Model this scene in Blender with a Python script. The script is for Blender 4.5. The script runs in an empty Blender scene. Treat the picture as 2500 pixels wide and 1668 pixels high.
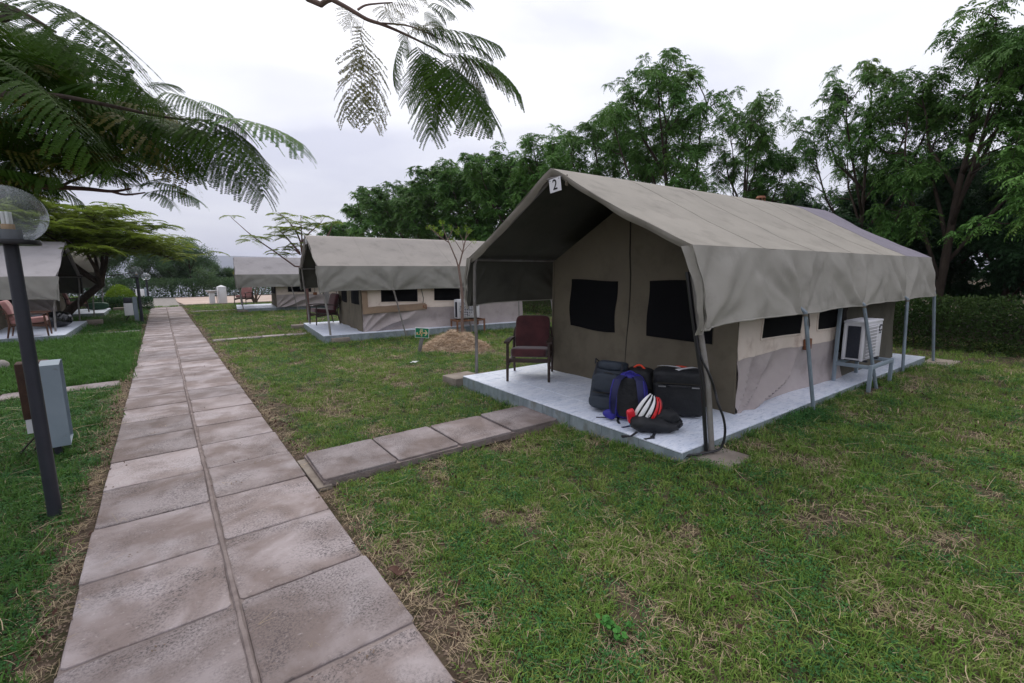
import bpy, bmesh, math, random
import numpy as np
from mathutils import Vector, Matrix, Euler, noise

scene = bpy.context.scene
COL = scene.collection
R = math.radians

# ------------------------------------------------------------------ camera
# world axes: the footpath runs along +Y, right is +X, the slab tops lie at z = 0
IW, IH, IF = 2500.0, 1668.0, 1118.0
YAW = math.atan(851 / IF)
PITCH = math.atan(167 / IF)
ROLL = R(0.4)
CAM_POS = Vector((0.0, 0.0, 1.6))
fwd = Vector((math.sin(YAW) * math.cos(PITCH), math.cos(YAW) * math.cos(PITCH), -math.sin(PITCH)))
rgt = Vector((math.cos(YAW), -math.sin(YAW), 0))
upv = rgt.cross(fwd)
_c, _s = math.cos(ROLL), math.sin(ROLL)
rgt2 = rgt * _c - upv * _s
upv2 = rgt * _s + upv * _c
cam_data = bpy.data.cameras.new('camera')
cam_data.sensor_width = 36.0
cam_data.lens = 36.0 * IF / IW
cam_data.clip_start = 0.05
cam_data.clip_end = 15000
cam_data.dof.use_dof = False
cam_data.dof.focus_distance = 5.5
cam_data.dof.aperture_fstop = 2.8
cam = bpy.data.objects.new('camera', cam_data)
COL.objects.link(cam)
cam.matrix_world = Matrix((
    (rgt2.x, upv2.x, -fwd.x, CAM_POS.x),
    (rgt2.y, upv2.y, -fwd.y, CAM_POS.y),
    (rgt2.z, upv2.z, -fwd.z, CAM_POS.z),
    (0, 0, 0, 1)))
scene.camera = cam


def at(px, py, depth):
    """world point that stands `depth` metres in front of the photographer in the direction of photo pixel px, py"""
    a = (px - IW / 2) / IF
    b = -(py - IH / 2) / IF
    return CAM_POS + (fwd + rgt2 * a + upv2 * b) * depth


# ------------------------------------------------------------------ sky, sun, exposure
SUN_EL, SUN_AZ = R(50), R(20)          # azimuth measured from +Y towards +X
world = bpy.data.worlds.new('World')
scene.world = world
world.use_nodes = True
wn, wl = world.node_tree.nodes, world.node_tree.links
wn.clear()
w_out = wn.new('ShaderNodeOutputWorld')
w_bg = wn.new('ShaderNodeBackground')
w_bg.inputs['Strength'].default_value = 0.1
w_sky = wn.new('ShaderNodeTexSky')
w_sky.sky_type = 'NISHITA'
w_sky.sun_disc = False
w_sky.sun_elevation = SUN_EL
w_sky.sun_rotation = SUN_AZ
w_sky.air_density = 1.0
w_sky.dust_density = 3.0
# a closed deck of thin grey-white cloud in front of that sky
w_tc = wn.new('ShaderNodeTexCoord')
w_map = wn.new('ShaderNodeMapping')
w_map.inputs['Scale'].default_value = (1.0, 1.0, 3.2)
w_map.inputs['Location'].default_value = (3.1, 0.6, 0.0)
w_no = wn.new('ShaderNodeTexNoise')
w_no.inputs['Scale'].default_value = 1.7
w_no.inputs['Detail'].default_value = 5.0
w_no.inputs['Roughness'].default_value = 0.48
w_no.inputs['Distortion'].default_value = 0.35
w_rmp = wn.new('ShaderNodeValToRGB')
w_rmp.color_ramp.elements[0].position = 0.36
w_rmp.color_ramp.elements[0].color = (4.6, 4.7, 5.6, 1)
w_rmp.color_ramp.elements[1].position = 0.60
w_rmp.color_ramp.elements[1].color = (6.8, 6.85, 7.25, 1)
w_mix = wn.new('ShaderNodeMixRGB')
w_mix.inputs['Fac'].default_value = 0.90
wl.new(w_tc.outputs['Generated'], w_map.inputs['Vector'])
wl.new(w_map.outputs['Vector'], w_no.inputs['Vector'])
wl.new(w_no.outputs['Fac'], w_rmp.inputs['Fac'])
wl.new(w_sky.outputs['Color'], w_mix.inputs['Color1'])
wl.new(w_rmp.outputs['Color'], w_mix.inputs['Color2'])
# an overcast sky is brighter overhead than at the horizon
w_sep = wn.new('ShaderNodeSeparateXYZ')
w_cl = wn.new('ShaderNodeClamp')
w_gr = wn.new('ShaderNodeMath')
w_gr.operation = 'MULTIPLY_ADD'
w_gr.inputs[1].default_value = 0.65
w_gr.inputs[2].default_value = 1.0
w_mul = wn.new('ShaderNodeVectorMath')
w_mul.operation = 'SCALE'
wl.new(w_tc.outputs['Generated'], w_sep.inputs[0])
wl.new(w_sep.outputs['Z'], w_cl.inputs['Value'])
wl.new(w_cl.outputs[0], w_gr.inputs[0])
wl.new(w_mix.outputs['Color'], w_mul.inputs[0])
wl.new(w_gr.outputs[0], w_mul.inputs['Scale'])
wl.new(w_mul.outputs[0], w_bg.inputs['Color'])
wl.new(w_bg.outputs['Background'], w_out.inputs['Surface'])

sun_data = bpy.data.lights.new('sun', 'SUN')
sun_data.energy = 1.5
sun_data.angle = R(30)
sun_data.color = (1.0, 0.96, 0.9)
sun = bpy.data.objects.new('sun', sun_data)
COL.objects.link(sun)
sd = Vector((math.sin(SUN_AZ) * math.cos(SUN_EL), math.cos(SUN_AZ) * math.cos(SUN_EL), math.sin(SUN_EL)))
sun.rotation_euler = (-sd).to_track_quat('-Z', 'Y').to_euler()

vs = scene.view_settings
vs.view_transform = 'Standard'
vs.look = 'None'
vs.gamma = 1.0
vs.exposure = 0.45
vs.use_curve_mapping = False
scene.cycles.use_denoising = True
scene.cycles.max_bounces = 8
scene.cycles.transparent_max_bounces = 16
scene.cycles.volume_bounces = 0


# ------------------------------------------------------------------ helpers
def lerp(a, b, t):
    return a + (b - a) * t


class MB:
    """collects vertices and faces, then links them as one mesh object"""

    def __init__(self):
        self.v, self.f, self.m = [], [], []

    def add(self, vs_, fs_, M=None, mi=0):
        o = len(self.v)
        if M is not None:
            vs_ = [M @ Vector(p) for p in vs_]
        self.v.extend(tuple(p) for p in vs_)
        self.f.extend(tuple(i + o for i in f) for f in fs_)
        self.m.extend([mi] * len(fs_))
        return self

    def box(self, c, s, rot=None, bev=0.0, seg=2, mi=0):
        M = Matrix.Translation(c)
        if rot is not None:
            M = M @ Euler(rot).to_matrix().to_4x4()
        x, y, z = s[0] / 2, s[1] / 2, s[2] / 2
        if bev <= 0:
            vs_ = [(-x, -y, -z), (x, -y, -z), (x, y, -z), (-x, y, -z), (-x, -y, z), (x, -y, z), (x, y, z), (-x, y, z)]
            fs_ = [(0, 3, 2, 1), (4, 5, 6, 7), (0, 1, 5, 4), (1, 2, 6, 5), (2, 3, 7, 6), (3, 0, 4, 7)]
        else:
            bm = bmesh.new()
            bmesh.ops.create_cube(bm, size=1.0)
            for v in bm.verts:
                v.co = Vector((v.co.x * s[0], v.co.y * s[1], v.co.z * s[2]))
            bmesh.ops.bevel(bm, geom=bm.edges[:], offset=bev, segments=seg, profile=0.5, affect='EDGES')
            bm.verts.index_update()
            vs_ = [v.co.copy() for v in bm.verts]
            fs_ = [tuple(v.index for v in f.verts) for f in bm.faces]
            bm.free()
        return self.add(vs_, fs_, M, mi)

    def tube(self, pts, rad, n=8, cap=True, mi=0, flat=1.0):
        pts = [Vector(p) for p in pts]
        if not hasattr(rad, '__len__'):
            rad = [rad] * len(pts)
        vs_, fs_ = [], []
        prev = None
        for i, p in enumerate(pts):
            d = (pts[min(i + 1, len(pts) - 1)] - pts[max(i - 1, 0)])
            if d.length < 1e-9:
                d = Vector((0, 0, 1))
            d.normalize()
            if prev is None:
                a = Vector((0, 0, 1)) if abs(d.z) < 0.9 else Vector((1, 0, 0))
                u = d.cross(a).normalized()
            else:
                u = (prev - d * prev.dot(d))
                u = u.normalized() if u.length > 1e-6 else d.orthogonal().normalized()
            prev = u
            w = d.cross(u)
            for k in range(n):
                t = 2 * math.pi * k / n
                vs_.append(p + u * (math.cos(t) * rad[i]) + w * (math.sin(t) * rad[i] * flat))
        for i in range(len(pts) - 1):
            for k in range(n):
                a, b = i * n + k, i * n + (k + 1) % n
                fs_.append((a, b, b + n, a + n))
        if cap:
            fs_.append(tuple(range(n - 1, -1, -1)))
            fs_.append(tuple(range((len(pts) - 1) * n, len(pts) * n)))
        return self.add(vs_, fs_, None, mi)

    def lathe(self, prof, n=24, c=(0, 0, 0), M=None, mi=0):
        vs_, fs_ = [], []
        for r, z in prof:
            for k in range(n):
                t = 2 * math.pi * k / n
                vs_.append((c[0] + r * math.cos(t), c[1] + r * math.sin(t), c[2] + z))
        for i in range(len(prof) - 1):
            for k in range(n):
                a, b = i * n + k, i * n + (k + 1) % n
                fs_.append((a, b, b + n, a + n))
        fs_.append(tuple(range(n - 1, -1, -1)))
        fs_.append(tuple(range((len(prof) - 1) * n, len(prof) * n)))
        return self.add(vs_, fs_, M, mi)

    def grid(self, nu, nv, fn, flip=False, mi=0):
        """fn(u, v) -> point for u, v in 0..1"""
        vs_ = [fn(i / nu, j / nv) for j in range(nv + 1) for i in range(nu + 1)]
        fs_ = []
        for j in range(nv):
            for i in range(nu):
                a = j * (nu + 1) + i
                q = (a, a + 1, a + nu + 2, a + nu + 1)
                fs_.append(q[::-1] if flip else q)
        return self.add(vs_, fs_, None, mi)

    def slabgrid(self, nu, nv, fn, th, back_mi=0):
        """a cloth with a real thickness: grid + its back, joined round the rim"""
        pts = [Vector(fn(i / nu, j / nv)) for j in range(nv + 1) for i in range(nu + 1)]
        W = nu + 1
        nrm = []
        for j in range(nv + 1):
            for i in range(nu + 1):
                a = pts[j * W + min(i + 1, nu)] - pts[j * W + max(i - 1, 0)]
                b = pts[min(j + 1, nv) * W + i] - pts[max(j - 1, 0) * W + i]
                n = a.cross(b)
                nrm.append(n.normalized() if n.length > 1e-12 else Vector((0, 0, 1)))
        back = [p - n * th for p, n in zip(pts, nrm)]
        N = len(pts)
        fs_, mi_ = [], []
        for j in range(nv):
            for i in range(nu):
                a = j * W + i
                fs_.append((a, a + 1, a + W + 1, a + W))
                fs_.append((a + N, a + W + N, a + W + 1 + N, a + 1 + N))
                mi_ += [0, back_mi]
        rim = [i for i in range(W)] + [j * W + nu for j in range(1, nv + 1)] + \
              [nv * W + i for i in range(nu - 1, -1, -1)] + [j * W for j in range(nv - 1, 0, -1)]
        for k in range(len(rim)):
            a, b = rim[k], rim[(k + 1) % len(rim)]
            fs_.append((b, a, a + N, b + N))
            mi_.append(0)
        self.add(pts + back, fs_)
        self.m[-len(mi_):] = mi_
        return self

    def mesh(self, name, mats, smooth=True):
        me = bpy.data.meshes.new(name)
        me.from_pydata(self.v, [], self.f)
        if not isinstance(mats, (list, tuple)):
            mats = [mats]
        for m in mats:
            me.materials.append(m)
        if len(mats) > 1:
            me.polygons.foreach_set('material_index', self.m)
        if smooth:
            me.polygons.foreach_set('use_smooth', [True] * len(me.polygons))
        me.update()
        return me

    def build(self, name, mats, parent=None, smooth=True, loc=None, sharp=35):
        me = self.mesh(name, mats, smooth)
        if smooth and sharp:
            try:
                me.set_sharp_from_angle(angle=R(sharp))
            except Exception:
                pass
        o = bpy.data.objects.new(name, me)
        COL.objects.link(o)
        if parent is not None:
            o.parent = parent
        if loc is not None:
            o.location = loc
        return o


def np_mesh(name, V, F, mat, smooth=False):
    """V (n,3) float, F (m,4) or (m,3) int -> mesh"""
    me = bpy.data.meshes.new(name)
    V = np.asarray(V, dtype=np.float32)
    F = np.asarray(F, dtype=np.int32)
    k = F.shape[1]
    me.vertices.add(len(V))
    me.vertices.foreach_set('co', V.ravel())
    me.loops.add(F.size)
    me.loops.foreach_set('vertex_index', F.ravel())
    me.polygons.add(len(F))
    me.polygons.foreach_set('loop_start', np.arange(0, F.size, k, dtype=np.int32))
    me.polygons.foreach_set('loop_total', np.full(len(F), k, dtype=np.int32))
    if mat is not None:
        me.materials.append(mat)
    me.update(calc_edges=True)
    if smooth:
        me.polygons.foreach_set('use_smooth', [True] * len(F))
    return me


def link(name, me, parent=None, M=None):
    o = bpy.data.objects.new(name, me)
    COL.objects.link(o)
    if parent is not None:
        o.parent = parent
    if M is not None:
        o.matrix_local = M
    return o


def thing(name, label, cat, loc=(0, 0, 0), rotz=0.0, group=None, scale=None):
    o = bpy.data.objects.new(name, None)
    o.empty_display_size = 0.2
    COL.objects.link(o)
    o.location = loc
    o.rotation_euler = (0, 0, rotz)
    if scale:
        o.scale = (scale, scale, scale)
    o['label'] = label
    o['category'] = cat
    if group:
        o['group'] = group
    return o


def tag(o, label, cat, group=None):
    o['label'] = label
    o['category'] = cat
    if group:
        o['group'] = group
    return o


def struct(o):
    o['kind'] = 'structure'
    return o


def stuff(o, label=None, cat=None):
    o['kind'] = 'stuff'
    if label:
        o['label'] = label
    if cat:
        o['category'] = cat
    return o


def nz(x, y=0.0, z=0.0):
    return noise.noise(Vector((x, y, z)))


def fbm(x, y=0.0, z=0.0, o=4):
    return noise.fractal(Vector((x, y, z)), 1.0, 2.0, o)


def blob(w, d, h, p=3.0, nu=28, nv=18, fn=None):
    """super-ellipsoid with its base at z = 0; fn(x, y, z) bends the surface"""
    vs_, fs_ = [], []

    def sp(c, e):
        return math.copysign(abs(c) ** e, c)
    e = 2.0 / p
    for j in range(nv + 1):
        ph = -math.pi / 2 + math.pi * j / nv
        for i in range(nu):
            th = 2 * math.pi * i / nu
            x = sp(math.cos(ph), e) * sp(math.cos(th), e) * w / 2
            y = sp(math.cos(ph), e) * sp(math.sin(th), e) * d / 2
            z = (sp(math.sin(ph), e) + 1) * h / 2
            if fn:
                x, y, z = fn(x, y, z)
            vs_.append((x, y, z))
    for j in range(nv):
        for i in range(nu):
            a, b = j * nu + i, j * nu + (i + 1) % nu
            fs_.append((a, b, b + nu, a + nu))
    return vs_, fs_


def text_mesh(txt, size, ext=0.001, off=0.0):
    cu = bpy.data.curves.new('lettering', 'FONT')
    cu.body = txt
    cu.size = size
    cu.extrude = ext
    cu.offset = off
    cu.align_x = 'CENTER'
    cu.align_y = 'CENTER'
    cu.resolution_u = 3
    ob = bpy.data.objects.new('lettering_tmp', cu)
    me = bpy.data.meshes.new_from_object(ob)
    bpy.data.objects.remove(ob)
    bpy.data.curves.remove(cu)
    return me


# ------------------------------------------------------------------ materials
MATS = {}


def M(name, c1, c2=None, scale=5.0, detail=5.0, lo=0.35, hi=0.65, rough=0.8, spec=0.3, metal=0.0,
      bump=0.0, bscale=80.0, c3=None, scale3=40.0, lo3=0.55, hi3=0.7, rand=0.0, vscale=(1, 1, 1),
      coord='Object', transl=0.0, dist=0.0, emit=None, sheen=0.0):
    m = bpy.data.materials.new(name)
    m.use_nodes = True
    nt = m.node_tree
    n, l = nt.nodes, nt.links
    bs = n['Principled BSDF']
    bs.inputs['Roughness'].default_value = rough
    bs.inputs['Specular IOR Level'].default_value = spec
    bs.inputs['Metallic'].default_value = metal
    bs.inputs['Base Color'].default_value = (*c1, 1)
    if sheen:
        bs.inputs['Sheen Weight'].default_value = sheen
    col = None
    vec = None
    oi = None
    if c2 is not None or bump or c3 is not None or rand:
        tc = n.new('ShaderNodeTexCoord')
        mp = n.new('ShaderNodeMapping')
        mp.inputs['Scale'].default_value = vscale
        if coord == 'World':
            ge = n.new('ShaderNodeNewGeometry')
            l.new(ge.outputs['Position'], mp.inputs['Vector'])
        else:
            l.new(tc.outputs[coord], mp.inputs['Vector'])
        vec = mp.outputs['Vector']
        if rand:
            oi = n.new('ShaderNodeObjectInfo')
            mu = n.new('ShaderNodeMath')
            mu.operation = 'MULTIPLY'
            mu.inputs[1].default_value = 57.0
            l.new(oi.outputs['Random'], mu.inputs[0])
            va = n.new('ShaderNodeVectorMath')
            va.operation = 'ADD'
            l.new(vec, va.inputs[0])
            l.new(mu.outputs[0], va.inputs[1])
            vec = va.outputs[0]
    if c2 is not None:
        no = n.new('ShaderNodeTexNoise')
        no.inputs['Scale'].default_value = scale
        no.inputs['Detail'].default_value = detail
        no.inputs['Roughness'].default_value = 0.6
        no.inputs['Distortion'].default_value = dist
        l.new(vec, no.inputs['Vector'])
        cr = n.new('ShaderNodeValToRGB')
        cr.color_ramp.elements[0].position = lo
        cr.color_ramp.elements[0].color = (*c1, 1)
        cr.color_ramp.elements[1].position = hi
        cr.color_ramp.elements[1].color = (*c2, 1)
        l.new(no.outputs['Fac'], cr.inputs['Fac'])
        col = cr.outputs['Color']
    if c3 is not None:
        no3 = n.new('ShaderNodeTexNoise')
        no3.inputs['Scale'].default_value = scale3
        no3.inputs['Detail'].default_value = 6.0
        no3.inputs['Roughness'].default_value = 0.65
        l.new(vec, no3.inputs['Vector'])
        mr = n.new('ShaderNodeMapRange')
        mr.inputs['From Min'].default_value = lo3
        mr.inputs['From Max'].default_value = hi3
        l.new(no3.outputs['Fac'], mr.inputs['Value'])
        mx = n.new('ShaderNodeMixRGB')
        l.new(mr.outputs['Result'], mx.inputs['Fac'])
        if col is not None:
            l.new(col, mx.inputs['Color1'])
        else:
            mx.inputs['Color1'].default_value = (*c1, 1)
        mx.inputs['Color2'].default_value = (*c3, 1)
        col = mx.outputs['Color']
    if rand:
        hs = n.new('ShaderNodeHueSaturation')
        m2 = n.new('ShaderNodeMapRange')
        m2.inputs['To Min'].default_value = 1 - rand
        m2.inputs['To Max'].default_value = 1 + rand
        l.new(oi.outputs['Random'], m2.inputs['Value'])
        l.new(m2.outputs['Result'], hs.inputs['Value'])
        if col is not None:
            l.new(col, hs.inputs['Color'])
        else:
            hs.inputs['Color'].default_value = (*c1, 1)
        col = hs.outputs['Color']
    if col is not None:
        l.new(col, bs.inputs['Base Color'])
    if bump:
        nb = n.new('ShaderNodeTexNoise')
        nb.inputs['Scale'].default_value = bscale
        nb.inputs['Detail'].default_value = 6.0
        nb.inputs['Roughness'].default_value = 0.65
        l.new(vec, nb.inputs['Vector'])
        bp = n.new('ShaderNodeBump')
        bp.inputs['Strength'].default_value = bump
        bp.inputs['Distance'].default_value = 0.02
        l.new(nb.outputs['Fac'], bp.inputs['Height'])
        l.new(bp.outputs['Normal'], bs.inputs['Normal'])
    if transl > 0:
        tr = n.new('ShaderNodeBsdfTranslucent')
        ms = n.new('ShaderNodeMixShader')
        ms.inputs['Fac'].default_value = transl
        if col is not None:
            l.new(col, tr.inputs['Color'])
        else:
            tr.inputs['Color'].default_value = (*c1, 1)
        l.new(bs.outputs['BSDF'], ms.inputs[1])
        l.new(tr.outputs['BSDF'], ms.inputs[2])
        l.new(ms.outputs['Shader'], n['Material Output'].inputs['Surface'])
    MATS[name] = m
    return m


M('soil', (0.06, 0.042, 0.032), (0.13, 0.095, 0.07), scale=14, rough=0.95, spec=0.1, bump=0.8, bscale=30,
  c3=(0.045, 0.042, 0.022), scale3=9.0, lo3=0.42, hi3=0.62, coord='World')
M('slab', (0.19, 0.158, 0.158), (0.345, 0.30, 0.305), scale=3.0, lo=0.34, hi=0.68, detail=9, rough=0.9, spec=0.15, bump=0.35,
  bscale=70, c3=(0.095, 0.084, 0.086), scale3=24.0, lo3=0.52, hi3=0.74, rand=0.14)
M('mortar', (0.27, 0.225, 0.21), (0.18, 0.145, 0.135), scale=9, rough=0.95, spec=0.1, bump=0.6, bscale=90)
M('concrete', (0.27, 0.235, 0.2), (0.18, 0.15, 0.125), scale=4, rough=0.92, spec=0.1, bump=0.4, bscale=60, rand=0.1)
M('sand', (0.50, 0.40, 0.34), (0.40, 0.31, 0.26), scale=0.6, rough=0.95, spec=0.1, bump=0.3, bscale=20, coord='World')
M('tile', (0.79, 0.83, 0.92), (0.55, 0.62, 0.75), scale=5.0, lo=0.42, hi=0.78, detail=9, rough=0.32, spec=0.4,
  vscale=(1.0, 2.6, 2.0), dist=0.9, c3=(0.23, 0.30, 0.43), scale3=17, lo3=0.55, hi3=0.75, rand=0.03)
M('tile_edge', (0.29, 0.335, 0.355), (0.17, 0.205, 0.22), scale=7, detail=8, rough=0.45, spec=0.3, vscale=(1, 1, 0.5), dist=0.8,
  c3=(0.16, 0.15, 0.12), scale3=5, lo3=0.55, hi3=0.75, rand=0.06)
M('grout', (0.2, 0.15, 0.13), rough=0.9)


def canvas(name, c, d, stain=None, rough=0.92):
    return M(name, c, d, scale=1.6, detail=9, lo=0.32, hi=0.70, rough=rough, spec=0.12, bump=0.3, bscale=190,
             c3=stain or tuple(x * 0.72 for x in d), scale3=3.0, lo3=0.52, hi3=0.85)


canvas('fly', (0.33, 0.305, 0.265), (0.275, 0.255, 0.222))
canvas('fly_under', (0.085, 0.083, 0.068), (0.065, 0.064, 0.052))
canvas('fly_new', (0.235, 0.215, 0.25), (0.21, 0.195, 0.225))
canvas('valance', (0.34, 0.322, 0.285), (0.29, 0.275, 0.242))
canvas('fly_far', (0.30, 0.275, 0.25), (0.26, 0.24, 0.22))
canvas('valance_far', (0.25, 0.242, 0.215), (0.21, 0.204, 0.182))
canvas('fly_grey', (0.30, 0.285, 0.29), (0.26, 0.245, 0.25))
canvas('inner', (0.16, 0.138, 0.10), (0.125, 0.107, 0.08))
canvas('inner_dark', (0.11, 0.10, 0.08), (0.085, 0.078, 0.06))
canvas('cream', (0.76, 0.66, 0.58), (0.64, 0.545, 0.47), stain=(0.30, 0.2, 0.15))
canvas('skirt', (0.45, 0.395, 0.385), (0.35, 0.305, 0.298))
M('mesh_black', (0.006, 0.006, 0.007), rough=0.85, spec=0.1)
M('zip', (0.03, 0.026, 0.02), rough=0.8)
M('webbing', (0.16, 0.14, 0.11), rough=0.9)
M('pole_grey', (0.27, 0.26, 0.25), (0.18, 0.16, 0.145), scale=6, rough=0.5, spec=0.4, metal=0.3)
M('pole_blue', (0.21, 0.26, 0.30), (0.16, 0.195, 0.225), scale=6, rough=0.5, spec=0.4, c3=(0.09, 0.06, 0.045), scale3=14, lo3=0.62, hi3=0.75)
M('pole_dark', (0.02, 0.022, 0.03), (0.028, 0.03, 0.04), scale=6, rough=0.45, spec=0.4)
M('steel_blue', (0.235, 0.285, 0.33), (0.2, 0.25, 0.29), scale=3, rough=0.5, spec=0.4, c3=(0.13, 0.12, 0.12), scale3=9, lo3=0.64, hi3=0.75)
M('rust', (0.085, 0.045, 0.03), (0.045, 0.027, 0.02), scale=7, rough=0.9, bump=0.3, bscale=70, c3=(0.18, 0.09, 0.05), scale3=10, lo3=0.6, hi3=0.75)
M('rust_orange', (0.26, 0.13, 0.07), (0.14, 0.07, 0.045), scale=9, rough=0.9)
M('white_paint', (0.72, 0.72, 0.73), (0.6, 0.6, 0.6), scale=2, rough=0.7, c3=(0.45, 0.42, 0.38), scale3=5, lo3=0.62, hi3=0.8)
M('ac_white', (0.72, 0.71, 0.74), (0.66, 0.65, 0.67), scale=3, rough=0.5, spec=0.4)
M('ac_grille', (0.42, 0.41, 0.42), rough=0.6)
M('ac_dark', (0.018, 0.02, 0.03), (0.03, 0.033, 0.045), scale=60, rough=0.6)
M('fan_grey', (0.16, 0.165, 0.175), rough=0.6)
M('plate_white', (0.78, 0.77, 0.8), rough=0.5)
M('ink', (0.012, 0.012, 0.014), rough=0.6)
M('wood_dark', (0.026, 0.015, 0.012), (0.045, 0.026, 0.02), scale=5, vscale=(1, 1, 8), rough=0.5, spec=0.4)
M('wood_brown', (0.10, 0.045, 0.028), (0.065, 0.03, 0.02), scale=5, vscale=(1, 1, 8), rough=0.55, spec=0.35)
M('velvet_maroon', (0.085, 0.028, 0.03), (0.055, 0.02, 0.022), scale=7, rough=0.85, spec=0.15, sheen=0.35, bump=0.15, bscale=120)
M('cushion_pink', (0.36, 0.18, 0.165), (0.29, 0.14, 0.13), scale=5, rough=0.85, spec=0.2, sheen=0.2)
M('nylon_black', (0.010, 0.011, 0.013), (0.017, 0.018, 0.021), scale=10, rough=0.62, spec=0.35, bump=0.35, bscale=25)
M('nylon_navy', (0.016, 0.022, 0.034), (0.026, 0.036, 0.05), scale=6, rough=0.6, spec=0.35, bump=0.4, bscale=16)
M('nylon_blue', (0.022, 0.018, 0.20), (0.032, 0.028, 0.27), scale=5, rough=0.55, spec=0.35, bump=0.4, bscale=16)
M('nylon_blue_dark', (0.02, 0.022, 0.075), rough=0.7)
M('strap', (0.012, 0.013, 0.018), rough=0.7)
M('plastic_black', (0.012, 0.012, 0.014), rough=0.35, spec=0.5)
M('metal_grey', (0.25, 0.25, 0.26), rough=0.4, metal=0.6)
M('tape_white', (0.75, 0.75, 0.77), (0.6, 0.6, 0.62), scale=30, rough=0.5)
M('sticker_red', (0.75, 0.07, 0.03), rough=0.5)
M('red_bright', (0.75, 0.02, 0.035), (0.6, 0.012, 0.03), scale=25, rough=0.35, spec=0.5, bump=0.3, bscale=40)
M('helmet_white', (0.78, 0.77, 0.78), rough=0.3, spec=0.5)
M('helmet_red', (0.60, 0.012, 0.015), rough=0.25, spec=0.5)
M('helmet_darkred', (0.16, 0.006, 0.01), rough=0.25, spec=0.5)
M('tube_cyan', (0.15, 0.4, 0.55), rough=0.3)
M('binbag', (0.006, 0.006, 0.008), rough=0.18, spec=0.6)
M('duffel_green', (0.02, 0.06, 0.035), (0.03, 0.08, 0.045), scale=6, rough=0.7)
M('cardboard', (0.30, 0.215, 0.15), (0.24, 0.17, 0.12), scale=4, rough=0.9)
M('terracotta', (0.24, 0.10, 0.05), (0.16, 0.065, 0.035), scale=12, rough=0.8)
M('chimney_yellow', (0.38, 0.25, 0.13), rough=0.8)
M('sign_green', (0.006, 0.16, 0.075), (0.01, 0.2, 0.1), scale=30, rough=0.4)
M('sign_pale', (0.55, 0.52, 0.38), (0.62, 0.38, 0.15), scale=14, rough=0.5)
M('weathered_post', (0.23, 0.22, 0.22), (0.16, 0.15, 0.145), scale=5, vscale=(4, 4, 0.6), rough=0.9)
M('bulb', (0.75, 0.75, 0.72), rough=0.35)
M('bulb_base', (0.45, 0.30, 0.17), rough=0.6)
M('bark', (0.075, 0.056, 0.042), (0.045, 0.034, 0.026), scale=6, vscale=(2, 2, 0.5), rough=0.95, bump=0.5, bscale=30)
M('bark_pale', (0.20, 0.14, 0.115), (0.13, 0.09, 0.075), scale=8, rough=0.9)
M('bark_red', (0.13, 0.07, 0.06), (0.09, 0.05, 0.045), scale=8, rough=0.9)
M('straw', (0.62, 0.49, 0.36), (0.46, 0.34, 0.235), scale=30, rough=0.9, spec=0.15, rand=0.25)
M('straw_mound', (0.40, 0.29, 0.20), (0.22, 0.155, 0.105), scale=9, rough=0.95, bump=0.8, bscale=60)
M('dead_leaf', (0.07, 0.032, 0.022), rough=0.8)
M('litter_white', (0.5, 0.52, 0.5), rough=0.6)
M('stone_grey', (0.26, 0.24, 0.22), (0.18, 0.165, 0.15), scale=5, rough=0.95, bump=0.5)
M('hill', (0.055, 0.07, 0.06), (0.09, 0.095, 0.08), scale=0.01, rough=1.0, spec=0.0, coord='World')


def leafmat(name, c1, c2, scale=1.0, rand=0.18, transl=0.25, c3=None, lo3=0.6, hi3=0.75, rough=0.6, spec=0.12):
    return M(name, c1, c2, scale=scale, detail=3, rough=rough, spec=spec, transl=transl, rand=rand, coord='World',
             c3=c3, scale3=0.7, lo3=lo3, hi3=hi3)


leafmat('leaf_neem', (0.062, 0.155, 0.032), (0.115, 0.23, 0.05), c3=(0.18, 0.22, 0.045), lo3=0.6, hi3=0.78)
leafmat('leaf_dark', (0.028, 0.07, 0.03), (0.042, 0.095, 0.036))
leafmat('leaf_frond', (0.026, 0.062, 0.008), (0.045, 0.09, 0.010), scale=2.0, transl=0.32, spec=0.05)
leafmat('leaf_frond_old', (0.06, 0.07, 0.012), (0.12, 0.105, 0.016), scale=4.0, transl=0.35, c3=(0.30, 0.15, 0.02), lo3=0.60, hi3=0.72)
leafmat('leaf_frond_bright', (0.06, 0.15, 0.02), (0.085, 0.185, 0.03), scale=2.0, transl=0.4)
leafmat('leaf_flame', (0.14, 0.205, 0.028), (0.20, 0.26, 0.036), scale=0.8, transl=0.4)
leafmat('leaf_lake', (0.068, 0.125, 0.062), (0.105, 0.165, 0.075), scale=0.6)
leafmat('leaf_hedge', (0.042, 0.085, 0.024), (0.065, 0.11, 0.03), scale=1.2, c3=(0.10, 0.17, 0.02), lo3=0.62, hi3=0.75)
leafmat('leaf_lime', (0.16, 0.27, 0.02), (0.22, 0.33, 0.03), scale=3)
leafmat('leaf_weed', (0.045, 0.15, 0.03), (0.065, 0.2, 0.04), scale=9)
leafmat('leaf_yellow', (0.40, 0.30, 0.03), (0.25, 0.26, 0.03), scale=6)
leafmat('grass_green', (0.11, 0.225, 0.036), (0.19, 0.285, 0.06), scale=1.4, rand=0.28, transl=0.3, c3=(0.27, 0.26, 0.09), lo3=0.48, hi3=0.72)
leafmat('grass_lush', (0.055, 0.13, 0.026), (0.085, 0.175, 0.036), scale=0.9, rand=0.25, transl=0.3)
leafmat('grass_clover', (0.036, 0.12, 0.034), (0.06, 0.155, 0.042), scale=2.0, rand=0.25, transl=0.2)
M('clod', (0.12, 0.085, 0.062), (0.20, 0.15, 0.115), scale=20, rough=0.95, spec=0.1, rand=0.3)
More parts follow.
